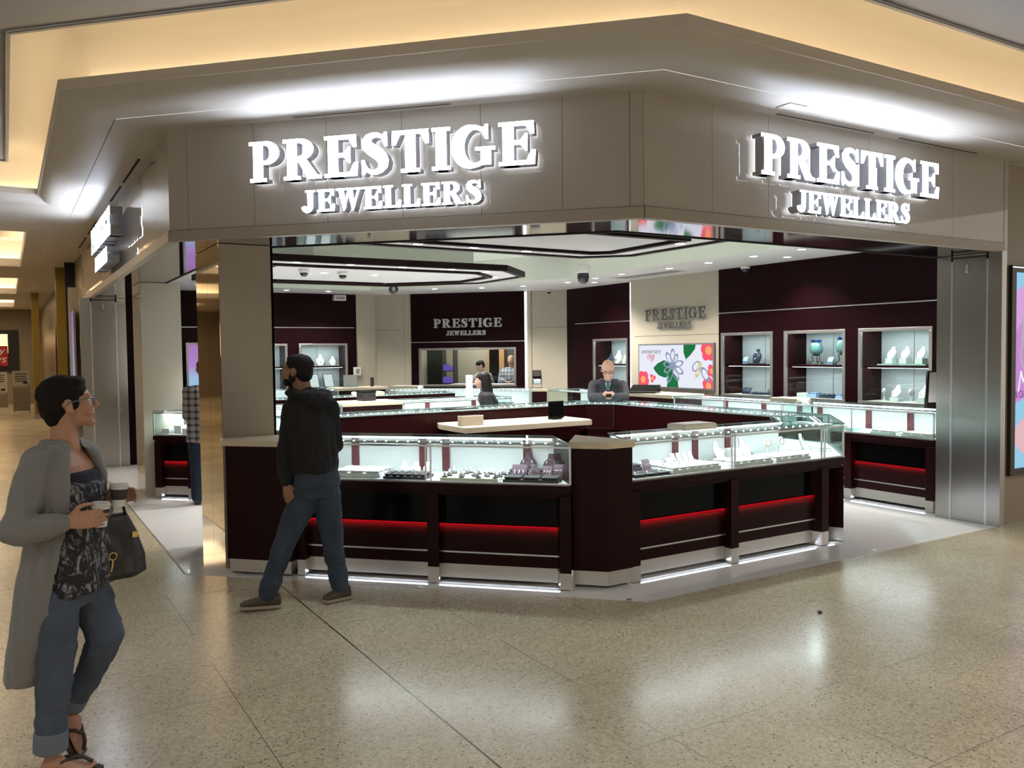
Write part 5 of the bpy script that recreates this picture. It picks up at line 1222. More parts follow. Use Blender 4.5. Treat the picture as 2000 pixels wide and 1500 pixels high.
for c, r in (((-0.018,0,0.046),(0.103,0.088,0.084)),((-0.060,0,-0.02),(0.066,0.085,0.10)),((-0.075,0,-0.13),(0.060,0.085,0.13)),((-0.075,0,-0.26),(0.055,0.085,0.15)),((-0.005,-0.078,-0.07),(0.045,0.018,0.13)),((-0.005,0.078,-0.07),(0.045,0.018,0.13)),((-0.02,-0.08,-0.24),(0.045,0.025,0.14))): b.ball(c, 1.0, 16, 12, r)
b.xf(H); organic('hair', b, 0.008, hair_bk, sw, 3, amp=0.004, fs=20, stretch=(2,2,0.2))
MB().tube([(0.055,-0.03,1.20),(0.03,-0.05,1.10),(0.05,-0.03,1.00)], 0.004, 5).tube([(0.065,0.03,1.20),(0.035,-0.02,1.08),(0.05,-0.02,0.99)], 0.004, 5).build('gold_necklace', goldj, sw)
# shopper in a checked shirt
def plaid(name, dark, light_, sc_=9.0):
    m = bpy.data.materials.new(name); m.use_nodes = True; n, l = nt(m); b = n['Principled BSDF']; b.inputs['Roughness'].default_value = 0.85
    tc = n.new('ShaderNodeTexCoord'); sx = n.new('ShaderNodeSeparateXYZ'); l.new(tc.outputs['Object'], sx.inputs[0]); outs = []
    for ax, p in ((0, 1.0), (2, 1.0)):
        a = n.new('ShaderNodeMath'); a.operation = 'MULTIPLY'; a.inputs[1].default_value = sc_*2*PI; l.new(sx.outputs[ax], a.inputs[0])
        s = n.new('ShaderNodeMath'); s.operation = 'SINE'; l.new(a.outputs[0], s.inputs[0])
        g = n.new('ShaderNodeMath'); g.operation = 'GREATER_THAN'; g.inputs[1].default_value = 0.35; l.new(s.outputs[0], g.inputs[0]); outs.append(g)
    ad = n.new('ShaderNodeMath'); ad.operation = 'ADD'; l.new(outs[0].outputs[0], ad.inputs[0]); l.new(outs[1].outputs[0], ad.inputs[1])
    dv = n.new('ShaderNodeMath'); dv.operation = 'MULTIPLY'; dv.inputs[1].default_value = 0.5; l.new(ad.outputs[0], dv.inputs[0])
    x = n.new('ShaderNodeMix'); x.data_type = 'RGBA'; l.new(dv.outputs[0], x.inputs['Factor']); x.inputs['A'].default_value = (*light_, 1); x.inputs['B'].default_value = (*dark, 1); l.new(x.outputs['Result'], b.inputs['Base Color'])
    return m
figure('shopper in a black and white checked shirt half hidden by the bronze faced pillar', (1.87,10.28,0), -0.1799, (0.110,0.02,1.585), math.radians(100), 0, (0.12,0,1.43), PI/2,
    [(0.09,0,0.85,0.11,0.16),(0.10,0,1.02,0.11,0.16),(0.11,0,1.22,0.12,0.18),(0.115,0,1.33,0.095,0.19),(0.12,0,1.40,0.06,0.11)],
    [(0.285,0,1.32,0.055),(0.31,0.02,1.05,0.045),(0.28,0.18,0.98,0.030)], [(-0.05,0,1.32,0.055),(-0.075,0.02,1.05,0.045),(0.0,0.20,1.0,0.030)],
    [((0.28,0.18,0.98),(-0.2,1,0),(0,0,1),-1,0.5,0.95),((0.0,0.20,1.0),(0.2,1,0),(0,0,1),1,0.5,0.95)],
    [(0.17,0,0.83,0.09),(0.17,0,0.46,0.062),(0.17,0,0.09,0.048)], [(0.02,0,0.83,0.09),(0.02,0,0.46,0.062),(0.01,0,0.09,0.048)],
    sk_m, plaid('grey_check_cloth', (0.012,0.012,0.018), (0.26,0.24,0.24), 13), denim('navy_denim', (0.012,0.020,0.035)), crop, hair_gr, vox=0.010,
    top_rows=[(0.09,0,0.74,0.115,0.165),(0.10,0,1.02,0.11,0.16),(0.11,0,1.22,0.12,0.18),(0.115,0,1.33,0.095,0.19),(0.12,0,1.40,0.06,0.11)])
# workshop people behind the back window
def wsp(x, y): 
    v = Matrix.Translation(DL[0]) @ Matrix.Rotation(DL[1],4,'Z') @ Vector((x, y, 0)); return tuple(v)
figure('bald man in a blue white checked shirt behind the workshop window', wsp(dx(8.82), 1.35), -PI/4, (0.0,0.0,1.545), -PI/2, -0.2, (0,0.03,1.40), -PI/2,
    [(0,0.05,0.85,0.12,0.17),(0,0.05,1.05,0.12,0.17),(0,0.03,1.22,0.13,0.20),(0,0.03,1.32,0.10,0.21),(0,0.03,1.38,0.06,0.11)],
    [(-0.20,0.03,1.30,0.055),(-0.25,0.0,1.06,0.045),(-0.12,-0.20,1.08,0.03)], [(0.20,0.03,1.30,0.055),(0.25,0.0,1.06,0.045),(0.12,-0.20,1.08,0.03)],
    [((-0.12,-0.2,1.08),(0.6,-0.6,0),(0,0,1),1,0.5,0.95),((0.12,-0.2,1.08),(-0.6,-0.6,0),(0,0,1),-1,0.5,0.95)],
    [(-0.09,0.05,0.83,0.09),(-0.09,0.05,0.46,0.06),(-0.09,0.05,0.09,0.045)], [(0.09,0.05,0.83,0.09),(0.09,0.05,0.46,0.06),(0.09,0.05,0.09,0.045)],
    sk_b, plaid('blue_check_cloth', (0.10,0.14,0.24), (0.50,0.52,0.56), 12), dark_cloth, None, None, vox=0.012)
figure('dark haired person in a pale grey top bending over the workbench', wsp(dx(8.33), 1.30), -PI/4, (0.05,-0.22,1.43), math.radians(-150), -0.5, (0.08,-0.10,1.30), math.radians(-130),
    [(0.15,0.15,0.85,0.11,0.15),(0.14,0.10,1.0,0.11,0.15),(0.11,0.0,1.14,0.12,0.17),(0.09,-0.05,1.22,0.10,0.17),(0.08,-0.08,1.28,0.06,0.10)],
    [(-0.07,-0.02,1.20,0.048),(-0.20,-0.15,1.08,0.04),(-0.22,-0.32,1.10,0.028)], [(0.22,-0.12,1.20,0.048),(0.20,-0.25,1.07,0.04),(0.0,-0.36,1.09,0.028)],
    [((-0.22,-0.33,1.10),(0.3,-0.9,0),(0,0,1),1,0.5,0.9),((0.0,-0.36,1.09),(-0.8,-0.3,0),(0,0,1),-1,0.5,0.9)],
    [(0.08,0.17,0.83,0.085),(0.08,0.15,0.46,0.06),(0.08,0.17,0.09,0.042)], [(0.22,0.15,0.83,0.085),(0.22,0.13,0.46,0.06),(0.22,0.15,0.09,0.042)],
    sk_b, mat('pale_grey_top', (0.42,0.38,0.34), 0.85), dark_cloth, crop + [((0.01,0,0.08),(0.07,0.07,0.04))], hair_bk, vox=0.012)

# ---------------------------------------------------------------- jewellery displays
DZ = 0.7805
def at(loc, rz, x, y, z=DZ):
    return tuple(Matrix.Translation(Vector(loc)) @ Matrix.Rotation(rz,4,'Z') @ Vector((x, y, z)))
NL = (L_at(8.44, 1.932), LR)      # near left counter frame
NR = ((3.97, 4.86, 0), 0.0)        # near right counter frame
tex_w = mat('white_suede', (0.80, 0.80, 0.79), 0.7)
# prototypes
def mk_tray(label, loc, rz, w_, d_, h_, m, group=None, pads=0, pad_m=None, rings=0, cat='jewellery tray'):
    t = thing('jewellery_tray', label, cat, loc, rz, group)
    MB().box(0, w_, 0, d_, 0, h_).build('tray_base', m, t, bevel=0.003)
    if pads:
        nx, ny = pads; pw, pd = w_/nx, d_/ny
        for i in range(nx):
            for j in range(ny):
                x0, y0 = i*pw, j*pd; g = 0.008
                b = MB().loft([[(x0+g*2,y0+g*2,h_),(x0+pw-g*2,y0+g*2,h_),(x0+pw-g*2,y0+pd-g*2,h_),(x0+g*2,y0+pd-g*2,h_)],[(x0+g,y0+g,h_+0.018),(x0+pw-g,y0+g,h_+0.018),(x0+pw-g,y0+pd-g,h_+0.018),(x0+g,y0+pd-g,h_+0.018)]])
                p = b.build('pad', pad_m or m, t)
                r = MB()
                for k in range(rings):
                    a, c = x0+pw*(0.22+0.56*((k*0.37) % 1)), y0+pd*(0.25+0.5*((k*0.61) % 1))
                    r.tube([(a+0.009*math.cos(q), c, h_+0.024+0.009*math.sin(q)) for q in [2*PI*z_/8 for z_ in range(9)]], 0.002, 5)
                if rings: r.build('ring_set', silver, p)
    return t
def mk_cone(label, loc, group):
    t = thing('ring_cone', label, 'ring display', loc, 0, group)
    MB().lathe([(0,0),(0.021,0),(0.024,0.008),(0,0.008)], n=18).build('dark_base', dark_tray, t)
    MB().lathe([(0.011,0.008),(0.008,0.030),(0.004,0.047),(0.0,0.050)], n=14).build('white_cone', white_leather, t, smooth=True)
    MB().tube([(0.0085*math.cos(q), 0.0085*math.sin(q), 0.028) for q in [2*PI*z_/10 for z_ in range(11)]], 0.0016, 5).build('ring', silver, t)
    return t
def mk_bust(label, loc, rz, h, m, group=None, jewel=silver, tilt=0.5, cat='necklace bust', pendant=True):
    """leaning shoulder form: a neck, two sloping shoulders, curved face"""
    t = thing('necklace_bust', label, cat, loc, rz, group)
    def sec(z, hw, y, th): return [(-hw,y+th*0.4,z),(-hw*0.6,y-th*0.3,z),(0,y-th*0.55,z),(hw*0.6,y-th*0.3,z),(hw,y+th*0.4,z),(hw*0.7,y+th,z),(0,y+th*1.1,z),(-hw*0.7,y+th,z)]
    b = MB().loft([sec(0,0.26*h,0.0,0.10*h), sec(0.12*h,0.33*h,0.06*h*tilt,0.12*h), sec(0.45*h,0.42*h,0.20*h*tilt,0.13*h), sec(0.62*h,0.36*h,0.30*h*tilt,0.13*h), sec(0.74*h,0.20*h,0.36*h*tilt,0.12*h), sec(0.92*h,0.16*h,0.42*h*tilt,0.11*h), sec(1.0*h,0.17*h,0.44*h*tilt,0.11*h)])
    b.build('bust_form', m, t, smooth=True, recalc=True)
    c = MB().tube([(0.21*h*math.sin(a), 0.30*h*tilt-0.10*h-0.20*h*tilt*(1-math.cos(a))*0.5-0.01*h, 0.76*h-0.42*h*(1-math.cos(a))/2-0.0) for a in [(-PI+2*PI*k/18) for k in range(19)]], 0.012*h, 5)
    if pendant: c.ball((0, 0.04*h*tilt-0.10*h, 0.30*h), 0.045*h, 8, 6)
    c.build('necklace', jewel, t)
    return t
def mk_ear(label, loc, rz, w_, h, m, group=None):
    t = thing('earring_stand', label, 'earring stand', loc, rz, group)
    b = MB().loft([[(-w_/2,0,0),(w_/2,0,0),(w_/2,0.02,0),(-w_/2,0.02,0)],[(-w_/2,0.012,h*0.5),(w_/2,0.012,h*0.5),(w_/2,0.026,h*0.5),(-w_/2,0.026,h*0.5)],[(-w_/2*0.92,0.040,h),(w_/2*0.92,0.040,h),(w_/2*0.92,0.050,h),(-w_/2*0.92,0.050,h)]])
    b.build('stand_panel', m, t, bevel=0.002); MB().box(-w_/2,w_/2,0.0,0.05,0.0,0.006).build('stand_foot', m, t)
    e = MB()
    for s in (-0.28, 0, 0.28): e.ball((w_*s, 0.018, h*0.62), 0.004, 8, 6).tube([(w_*s,0.016,h*0.60),(w_*s,0.010,h*0.42)], 0.0016, 5)
    e.build('earrings', silver, t); return t
# near left case, right half: cream tray with cones and a mauve and black group
mk_tray('white stepped jewellery tray beside the hooded man in the near left case', at(*NL, 0.28, 0.07), LR, 0.40, 0.30, 0.035, white_leather, pads=(3,2), pad_m=tex_w, rings=3)
mk_tray('long black tray with a row of six dark dishes in the near left case', at(*NL, 0.72, 0.04), LR, 0.345, 0.20, 0.022, dark_tray, pads=(6,2), pad_m=dark_tray, rings=2)
for k in range(3): mk_bust(['white scarf shaped display behind the six dark dishes, leftmost','white scarf shaped display behind the six dark dishes, centre','white scarf shaped display behind the six dark dishes, rightmost'][k], at(*NL, 0.79+0.10*k, 0.30, DZ), LR, 0.10, white_leather, 'white displays behind the dark dishes', pendant=False)
ctray = mk_tray('cream tray carrying rows of small ring cones in the near left case', at(*NL, 1.18, 0.05), LR, 0.46, 0.30, 0.022, cream_tray)
c0 = None; spots = []
for r_, (y0, n_) in enumerate(((0.03,4),(0.09,5),(0.15,5),(0.21,5),(0.265,4))):
    for k in range(n_): spots.append((1.21+0.40*k/(n_-1)+ (0.02 if r_ % 2 else 0), 0.05+y0))
for x, y in spots:
    p = at(*NL, x, y, DZ+0.022)
    if c0 is None: c0 = mk_cone('white ring cone on a black disc on the cream tray', p, 'ring cones on the cream tray')
    else: dup(c0, p)
mk_tray('black tray with three dark dishes of rings beside the blunt corner block', at(*NL, 1.68, 0.03), LR, 0.42, 0.16, 0.022, dark_tray, pads=(3,1), pad_m=dark_tray, rings=4)
mk_tray('rear black tray behind the three front dishes beside the blunt corner block', at(*NL, 1.66, 0.28), LR, 0.36, 0.12, 0.04, dark_tray, pads=(3,1), pad_m=dark_tray, rings=3)
mk_ear('mauve earring stand at the left of the black and mauve group', at(*NL, 1.76, 0.21), LR, 0.12, 0.105, velvet)
mk_bust('mauve necklace bust with a diamond pendant between the two mauve stands', at(*NL, 1.88, 0.20), LR, 0.11, velvet)
mk_ear('mauve earring stand third from the left in the black and mauve group', at(*NL, 1.98, 0.20), LR, 0.075, 0.10, velvet)
mk_ear('mauve earring stand closest to the blunt corner block', at(*NL, 2.06, 0.22), LR, 0.075, 0.11, velvet)
mk_bust('tall mauve shoulder bust at the back left of the mauve group', at(*NL, 1.78, 0.44), LR, 0.17, velvet, pendant=False)
mk_bust('tall mauve shoulder bust at the back right of the mauve group', at(*NL, 1.96, 0.46), LR, 0.16, velvet, pendant=False)
# near right case
mk_tray('black tray with three dark ring dishes at the left end of the near right case', at(*NR, 0.09, 0.05), 0, 0.36, 0.17, 0.006, dark_tray, pads=(3,1), pad_m=dark_tray, rings=4)
mk_tray('small dark dish behind the front dishes at the left end of the near right case', at(*NR, 0.24, 0.34), 0, 0.16, 0.12, 0.03, dark_tray, pads=(1,1), pad_m=dark_tray, rings=3)
mk_ear('mauve earring stand leaning at the far left of the near right case', at(*NR, 0.19, 0.235), 0, 0.075, 0.11, velvet)
mk_ear('mauve earring stand standing alone right of the first in the near right case', at(*NR, 0.37, 0.235), 0, 0.075, 0.10, velvet)
mk_tray('long white ring tray with dotted rows in the near right case', at(*NR, 0.45, 0.04), 0, 0.52, 0.30, 0.03, white_leather, pads=(6,3), pad_m=tex_w, rings=2)
mk_tray('white stepped tray behind the long ring tray in the near right case', at(*NR, 0.42, 0.37), 0, 0.30, 0.12, 0.05, white_leather)
t = thing('bracelet_roll', 'white bracelet roll standing on the ring tray in the near right case', 'bracelet display', at(*NR, 0.70, 0.35, DZ+0.001), 0)
MB().tube([(-0.045,0,0.055),(0.045,0,0.055)], 0.026, 16).build('roll', white_leather, t, smooth=True); MB().box(-0.03,0.03,-0.02,0.02,0,0.04).build('roll_foot', white_leather, t); MB().tube([(0.02, 0.028*math.cos(q), 0.055+0.028*math.sin(q)) for q in [2*PI*k/14 for k in range(15)]], 0.003, 5).build('bracelet', silver, t)
for k in range(4): mk_ear(['first white earring stand of the back row, nearest the bracelet roll','second white earring stand of the back row','third white earring stand of the back row','fourth white earring stand of the back row, nearest the glass joint'][k], at(*NR, 0.80+0.065*k, 0.40), 0, 0.05, 0.10, white_leather, 'white earring stands in the near right case')
mk_tray('first long white tray right of the glass joint in the near right case', at(*NR, 1.12, 0.04), 0, 0.46, 0.26, 0.028, white_leather, pads=(5,2), pad_m=tex_w, rings=2)
mk_tray('second long white tray near the clipped corner in the near right case', at(*NR, 1.62, 0.04), 0, 0.44, 0.26, 0.028, white_leather, pads=(5,2), pad_m=tex_w, rings=2)
mk_bust('white necklace bust leaning left of its twin in the near right case', at(*NR, 1.30, 0.33), 0.2, 0.17, white_leather, tilt=1.3)
mk_bust('white necklace bust leaning right of its twin in the near right case', at(*NR, 1.62, 0.33), 0.2, 0.18, white_leather, tilt=1.3)
mk_tray('white block display between the two leaning busts', at(*NR, 1.42, 0.36), 0, 0.12, 0.10, 0.10, white_leather)
def mk_ringtree(label, loc, m):
    t = thing('jewellery_stand', label, 'jewellery stand', loc)
    MB().lathe([(0,0),(0.035,0),(0.035,0.006),(0.008,0.010),(0.007,0.09),(0,0.09)], n=18).build('stem', m, t, smooth=False); MB().ball((0,0,0.125), 0.042, 16, 10, (1,0.4,1.0)).build('head', m, t, smooth=True)
    MB().tube([(0.03*math.cos(q), -0.018, 0.125+0.03*math.sin(q)) for q in [2*PI*k/14 for k in range(15)]], 0.003, 5).build('bangle', silver, t)
mk_ringtree('cream round headed jewellery stand near the clipped corner', at(*NR, 1.86, 0.36), cream_tray)
mk_ringtree('white round headed jewellery stand closest to the clipped corner', at(*NR, 2.08, 0.40), white_leather)
CH = ((6.42, 4.86, 0), PI/4)
mk_bust('white necklace bust in the clipped corner case', at(*CH, 0.45, 0.30), PI/4, 0.15, white_leather)
mk_tray('white flat tray in the clipped corner case', at(*CH, 0.30, 0.06), PI/4, 0.4, 0.18, 0.02, white_leather, pads=(4,1), pad_m=tex_w, rings=2)
# wall side cases
pale = mat('pale_green_leatherette', (0.60, 0.66, 0.60), 0.5); turq = mat('turquoise_pad', (0.40, 0.68, 0.62), 0.5)
RA = ((8.28, 7.15, 0), -PI/2); RB = ((8.28, 9.15, 0), -PI/2)
mk_tray('pale green tray left of the joint in the wall side case', at(*RA, 0.30, 0.06), -PI/2, 0.50, 0.24, 0.03, pale, pads=(5,2), pad_m=pale, rings=2)
mk_tray('turquoise pad at the joint of the wall side case', at(*RA, 0.84, 0.08), -PI/2, 0.10, 0.14, 0.04, turq)
mk_tray('grey green tray with white boxes right of the joint in the wall side case', at(*RA, 1.18, 0.06), -PI/2, 0.32, 0.22, 0.025, pale, pads=(3,2), pad_m=white_leather, rings=2)
mk_tray('white rimmed tray closest to the steel pilaster in the wall side case', at(*RA, 1.56, 0.06), -PI/2, 0.34, 0.22, 0.025, pale, pads=(3,2), pad_m=tex_w, rings=2)
for k in range(5): mk_ear(['first','second','third','fourth','fifth'][k] + ' small white earring stand along the back of the wall side case', at(*RA, 0.35+0.10*k, 0.40), -PI/2, 0.045, 0.08, white_leather, 'white earring stands in the wall side case')
mk_tray('white tray in the second wall side case', at(*RB, 0.4, 0.06), -PI/2, 0.5, 0.24, 0.03, white_leather, pads=(5,2), pad_m=tex_w, rings=1)
mk_tray('white tray nearer the viewer in the second wall side case', at(*RB, 1.15, 0.06), -PI/2, 0.5, 0.24, 0.03, white_leather, pads=(5,2), pad_m=tex_w, rings=1)
# far cases
FA = ((1.53, 11.07, 0), LR)
for k in range(3): mk_tray(['left','middle','right'][k] + ' white box display in the far angled case beside the farther pillar', at(*FA, 0.05+0.14*k, 0.10+0.04*(k % 2)), LR, 0.10, 0.12, 0.07+0.03*(k % 2), white_leather, 'white boxes in the far angled case')
mk_tray('white tray in the far island case left of the saleswoman', at((4.71,PB,0), 0, 0.15, 0.06), 0, 0.5, 0.25, 0.03, white_leather, pads=(5,2), pad_m=tex_w, rings=1)
FW = ((6.0, 14.44, 0), LR)
mk_tray('grey tray at the right of the case before the workshop window', at(*FW, 2.0, 0.08), LR, 0.4, 0.2, 0.03, pale, pads=(4,2), pad_m=navy_disp, rings=1)

# ---------------------------------------------------------------- things in the wall cabinets
def cab(k):
    a_, b_ = CABS[k]; return ((XR, b_, 0), -PI/2)
def curved_card(label, loc, rz, m, s=1.0, group=None):
    t = thing('bracelet_display', label, 'bracelet display', loc, rz, group)
    P = [(-0.05*s, 0.05*math.sin(a)*s*1.2, 0.12*math.sin(a)*s*(1) if False else 0.12*s*(k/6)) for k, a in enumerate([PI/2*k/6 for k in range(7)])]
    b = MB(); rows = []
    for k in range(7):
        a = PI/2*k/6; y = 0.07*s*(1-math.cos(a)); z = 0.11*s*math.sin(a)
        rows.append([(-0.045*s,y,z),(0.045*s,y,z),(0.045*s,y+0.012,z-0.004),(-0.045*s,y+0.012,z-0.004)])
    b.loft(rows); b.build('curved_card', m, t, smooth=False, recalc=True); MB().box(-0.05*s,0.05*s,0,0.09*s,-0.0,0.006).build('card_foot', navy_disp, t); MB().box(-0.045*s,0.045*s,-0.003,0.003,0.03*s,0.035*s).build('bracelet', silver, t)
    return t
K = cab(2)
curved_card('pale blue curved bracelet display left of the dark bust', at(*K, 0.30, 0.20, 1.511), -PI/2, blue_disp)
t_ = mk_tray('dark flat riser under the navy bust', at(*K, 0.40, 0.14, 1.511), -PI/2, 0.26, 0.14, 0.012, navy_disp)
mk_bust('navy necklace bust with pale collar in the cabinet nearest the flower screen', at(*K, 0.52, 0.20, 1.524), -PI/2, 0.22, navy_disp)
curved_card('pale blue curved bracelet display right of the dark bust', at(*K, 0.84, 0.20, 1.511), -PI/2, blue_disp)
for k, x in enumerate((0.30, 0.38)): curved_card(['outer','inner'][k] + ' dark watch cushion at the lower left of the cabinet nearest the screen', at(*K, x, 0.18, 1.041), -PI/2, navy_disp, 0.9)
mk_tray('white and dark small parts tray in the lower middle of the cabinet nearest the screen', at(*K, 0.48, 0.12, 1.041), -PI/2, 0.22, 0.16, 0.012, navy_disp, pads=(4,1), pad_m=navy_disp, rings=3)
for k, x in enumerate((0.80, 0.88)): curved_card(['outer','inner'][k] + ' dark watch cushion at the lower right of the cabinet nearest the screen', at(*K, x, 0.18, 1.041), -PI/2, navy_disp, 0.9)
K = cab(1)
lamp_glass = glass('teal_glass', (0.50, 0.68, 0.66)); blue_rim = mat('blue_glass_rim', (0.02, 0.10, 0.32), 0.15); iron = mat('dark_wrought_iron', (0.012, 0.018, 0.014), 0.5)
def lamp(label, loc, s):
    t = thing('hurricane_lamp', label, 'glass lamp', loc)
    MB().lathe([(0.035*s,0.15*s),(0.085*s,0.18*s),(0.10*s,0.24*s),(0.085*s,0.30*s),(0.072*s,0.34*s)], n=20).build('glass_body', mat('teal_glass_body', (0.16,0.34,0.33), 0.1, coat=1.0) if 'teal_glass_body' not in MATS else MATS['teal_glass_body'], t, smooth=True)
    b = MB(); n = 24; r0 = [(0.072*s*math.cos(2*PI*k/n), 0.072*s*math.sin(2*PI*k/n), 0.34*s) for k in range(n)]
    r1 = [((0.085+0.012*math.cos(k*PI/2))*s*math.cos(2*PI*k/n), (0.085+0.012*math.cos(k*PI/2))*s*math.sin(2*PI*k/n), (0.375+0.012*math.cos(k*PI/2))*s) for k in range(n)]
    b.loft([r0, r1], caps=False); b.build('ruffled_rim', blue_rim, t, smooth=True)
    for a in (0.5, 2.6, 4.7):
        c, s_ = math.cos(a), math.sin(a); P = []
        for k in range(18):
            q = k/17; r = 0.03 + 0.09*q + 0.02*math.sin(q*9); P.append((c*r*s, s_*r*s, (0.15-0.145*q+0.02*math.sin(q*7))*s))
        P += [(c*(0.115-0.022*math.sin(q))*s, s_*(0.115-0.022*math.sin(q))*s, (0.028-0.022*math.cos(q))*s) for q in [PI*2*k/10 for k in range(1, 9)]]
        MB().tube(P, 0.006*s, 6).build('scroll_leg', iron, t)
    MB().lathe([(0,0.135*s),(0.04*s,0.135*s),(0.045*s,0.155*s),(0,0.155*s)], n=16).build('cup_holder', iron, t)
lamp('shorter teal and blue glass lamp on iron scroll legs, left in the cabinet', at(*K, 0.40, 0.20, 1.512), 0.92)
lamp('taller teal and blue glass lamp at the right edge of the cabinet', at(*K, 0.85, 0.20, 1.512), 1.0)
curved_card('pale blue curved card between the two glass lamps', at(*K, 0.64, 0.18, 1.511), -PI/2, blue_disp)
mk_tray('grey green low box at the lower left under the glass lamps', at(*K, 0.12, 0.12, 1.041), -PI/2, 0.16, 0.16, 0.06, pale)
mk_tray('lilac bead tray second from the left under the glass lamps', at(*K, 0.30, 0.12, 1.041), -PI/2, 0.16, 0.16, 0.05, blue_disp, pads=(2,1), pad_m=blue_disp, rings=4)
mk_tray('black bead tray in the middle under the glass lamps', at(*K, 0.50, 0.12, 1.041), -PI/2, 0.24, 0.16, 0.03, navy_disp, pads=(3,1), pad_m=navy_disp, rings=5)
mk_tray('lilac bead tray closest to the right under the glass lamps', at(*K, 0.78, 0.12, 1.041), -PI/2, 0.18, 0.16, 0.04, blue_disp, pads=(2,1), pad_m=blue_disp, rings=4)
K = cab(0)
mk_tray('green glass edged riser under the three white busts', at(*K, 0.20, 0.10, 1.511), -PI/2, 0.68, 0.20, 0.02, glass_edge)
for k, x in enumerate((0.34, 0.54, 0.76)):
    nm = ['left','middle','right'][k]
    mk_tray(nm + ' mirrored cube on the upper shelf of the cabinet by the pilaster', at(*K, x-0.05, 0.14, 1.532), -PI/2, 0.10, 0.12, 0.07, pale, cat='display cube')
    mk_bust(nm + ' white necklace bust of the three on mirrored cubes', at(*K, x, 0.16, 1.603), -PI/2, 0.15, white_leather, tilt=1.3)
mk_ringtree('thin white ring post at the lower left of the cabinet by the pilaster', at(*K, 0.24, 0.2, 1.041), white_leather)
mk_tray('mirrored cube under the lower left bust', at(*K, 0.36, 0.14, 1.041), -PI/2, 0.12, 0.12, 0.05, pale, cat='display cube')
mk_bust('white necklace bust at the lower left of the cabinet by the pilaster', at(*K, 0.42, 0.15, 1.092), -PI/2, 0.16, white_leather, tilt=1.2)
mk_ringtree('white ring post in the lower middle of the cabinet by the pilaster', at(*K, 0.62, 0.2, 1.041), white_leather)
mk_tray('mirrored cube under the lower right bust', at(*K, 0.72, 0.14, 1.041), -PI/2, 0.12, 0.12, 0.05, pale, cat='display cube')
mk_bust('white necklace bust at the lower right of the cabinet by the pilaster', at(*K, 0.80, 0.15, 1.092), -PI/2, 0.17, white_leather, tilt=1.2)
K = ((9.9, 13.25, 0), -PI/2)
for k, (x, m, h) in enumerate(((0.25, navy_disp, 0.2), (0.48, white_leather, 0.26), (0.68, white_leather, 0.17), (0.9, navy_disp, 0.27))):
    mk_bust(['dark bust at the left','tall white bust behind the head','low white bust','tall dark bust at the right'][k] + ' in the cabinet behind the salesman', at(*K, x, 0.2, 1.481), -PI/2, h, m)
mk_tray('white box on the lower shelf behind the salesman', at(*K, 0.7, 0.14, 0.941), -PI/2, 0.25, 0.18, 0.12, white_leather)
for j, c in enumerate((0, 1)):
    K = ((BL[0][0]+BC[c][0], YB, 0), 0)
    for k, x in enumerate((0.25, 0.52, 0.80)):
        if j == 0 and k < 1: continue
        mk_bust(['left','middle','right'][k] + ' white bust on the shelf of the ' + ['pillar side','right hand'][j] + ' back left cabinet', at(*K, x, 0.18, 1.481), 0, 0.21 + 0.03*(k == 1), white_leather, pendant=(k == 1))
    for k, x in enumerate((0.38, 0.70)):
        t = thing('framed_card', ['left','right'][k] + ' black framed white card on the floor of the ' + ['pillar side','right hand'][j] + ' back left cabinet', 'display card', at(*K, x, 0.16, 1.021), 0.0)
        MB().add([(-0.11,0,0),(0.11,0,0),(0.09,0.10,0.30),(-0.13,0.10,0.30),(-0.11,0.015,0),(0.11,0.015,0),(0.09,0.115,0.30),(-0.13,0.115,0.30)], [(0,1,2,3),(7,6,5,4),(0,4,5,1),(1,5,6,2),(2,6,7,3),(3,7,4,0)]).build('black_frame', black_plastic, t)
        MB().add([(-0.095,-0.002,0.02),(0.095,-0.002,0.02),(0.078,0.088,0.28),(-0.112,0.088,0.28)], [(0,1,2,3)]).build('white_card', emis('glowing_white_card', (0.85,0.93,0.93), 0.38) if 'glowing_white_card' not in MATS else MATS['glowing_white_card'], t)  # card has no lamp behind it, its brightness is emission in the material

# ---------------------------------------------------------------- objects on the counters
def bone_tray(label, loc, rz, w_, d_, h_):
    t = thing('bone_riser', label, 'display riser', loc, rz)
    MB().box(0, w_, 0, d_, 0, h_).box(0.01, w_-0.01, 0.01, d_-0.01, h_, h_+0.004).build('riser_body', bone, t, bevel=0.004); MB().box(0.015, w_-0.015, 0.015, d_-0.015, h_+0.004, h_+0.006).build('riser_inlay', white_leather, t)
bone_tray('flat bone coloured riser on top of the near right glass counter', (4.82, 5.19, 1.0765), 0, 0.36, 0.22, 0.045)
bone_tray('flat bone coloured riser on the wall side counter below the glass lamps cabinet', (8.34, 7.42, 1.0765), -PI/2, 0.42, 0.26, 0.045)
bone_tray('flat bone coloured box on the counter before the workshop window, left end', at((6.0,14.44,0), LR, 0.05, 0.1, 1.0765), LR, 0.55, 0.3, 0.05)
bone_tray('flat bone coloured box on the far island left of the bright glass counter', (4.75, 12.55, 1.0765), 0, 0.45, 0.3, 0.05)
t = thing('table_mirror', 'small black framed table mirror on the bone topped closed block', 'mirror', (8.12, 12.55, 1.0865), -0.60)
MB().box(-0.10,0.10,-0.07,0.07,0,0.012).build('base', black_plastic, t); MB().tube([(-0.09,0,0.01),(-0.075,0,0.26)], 0.004, 6).tube([(0.09,0,0.01),(0.075,0,0.26)], 0.004, 6).build('side_arms', black_plastic, t)
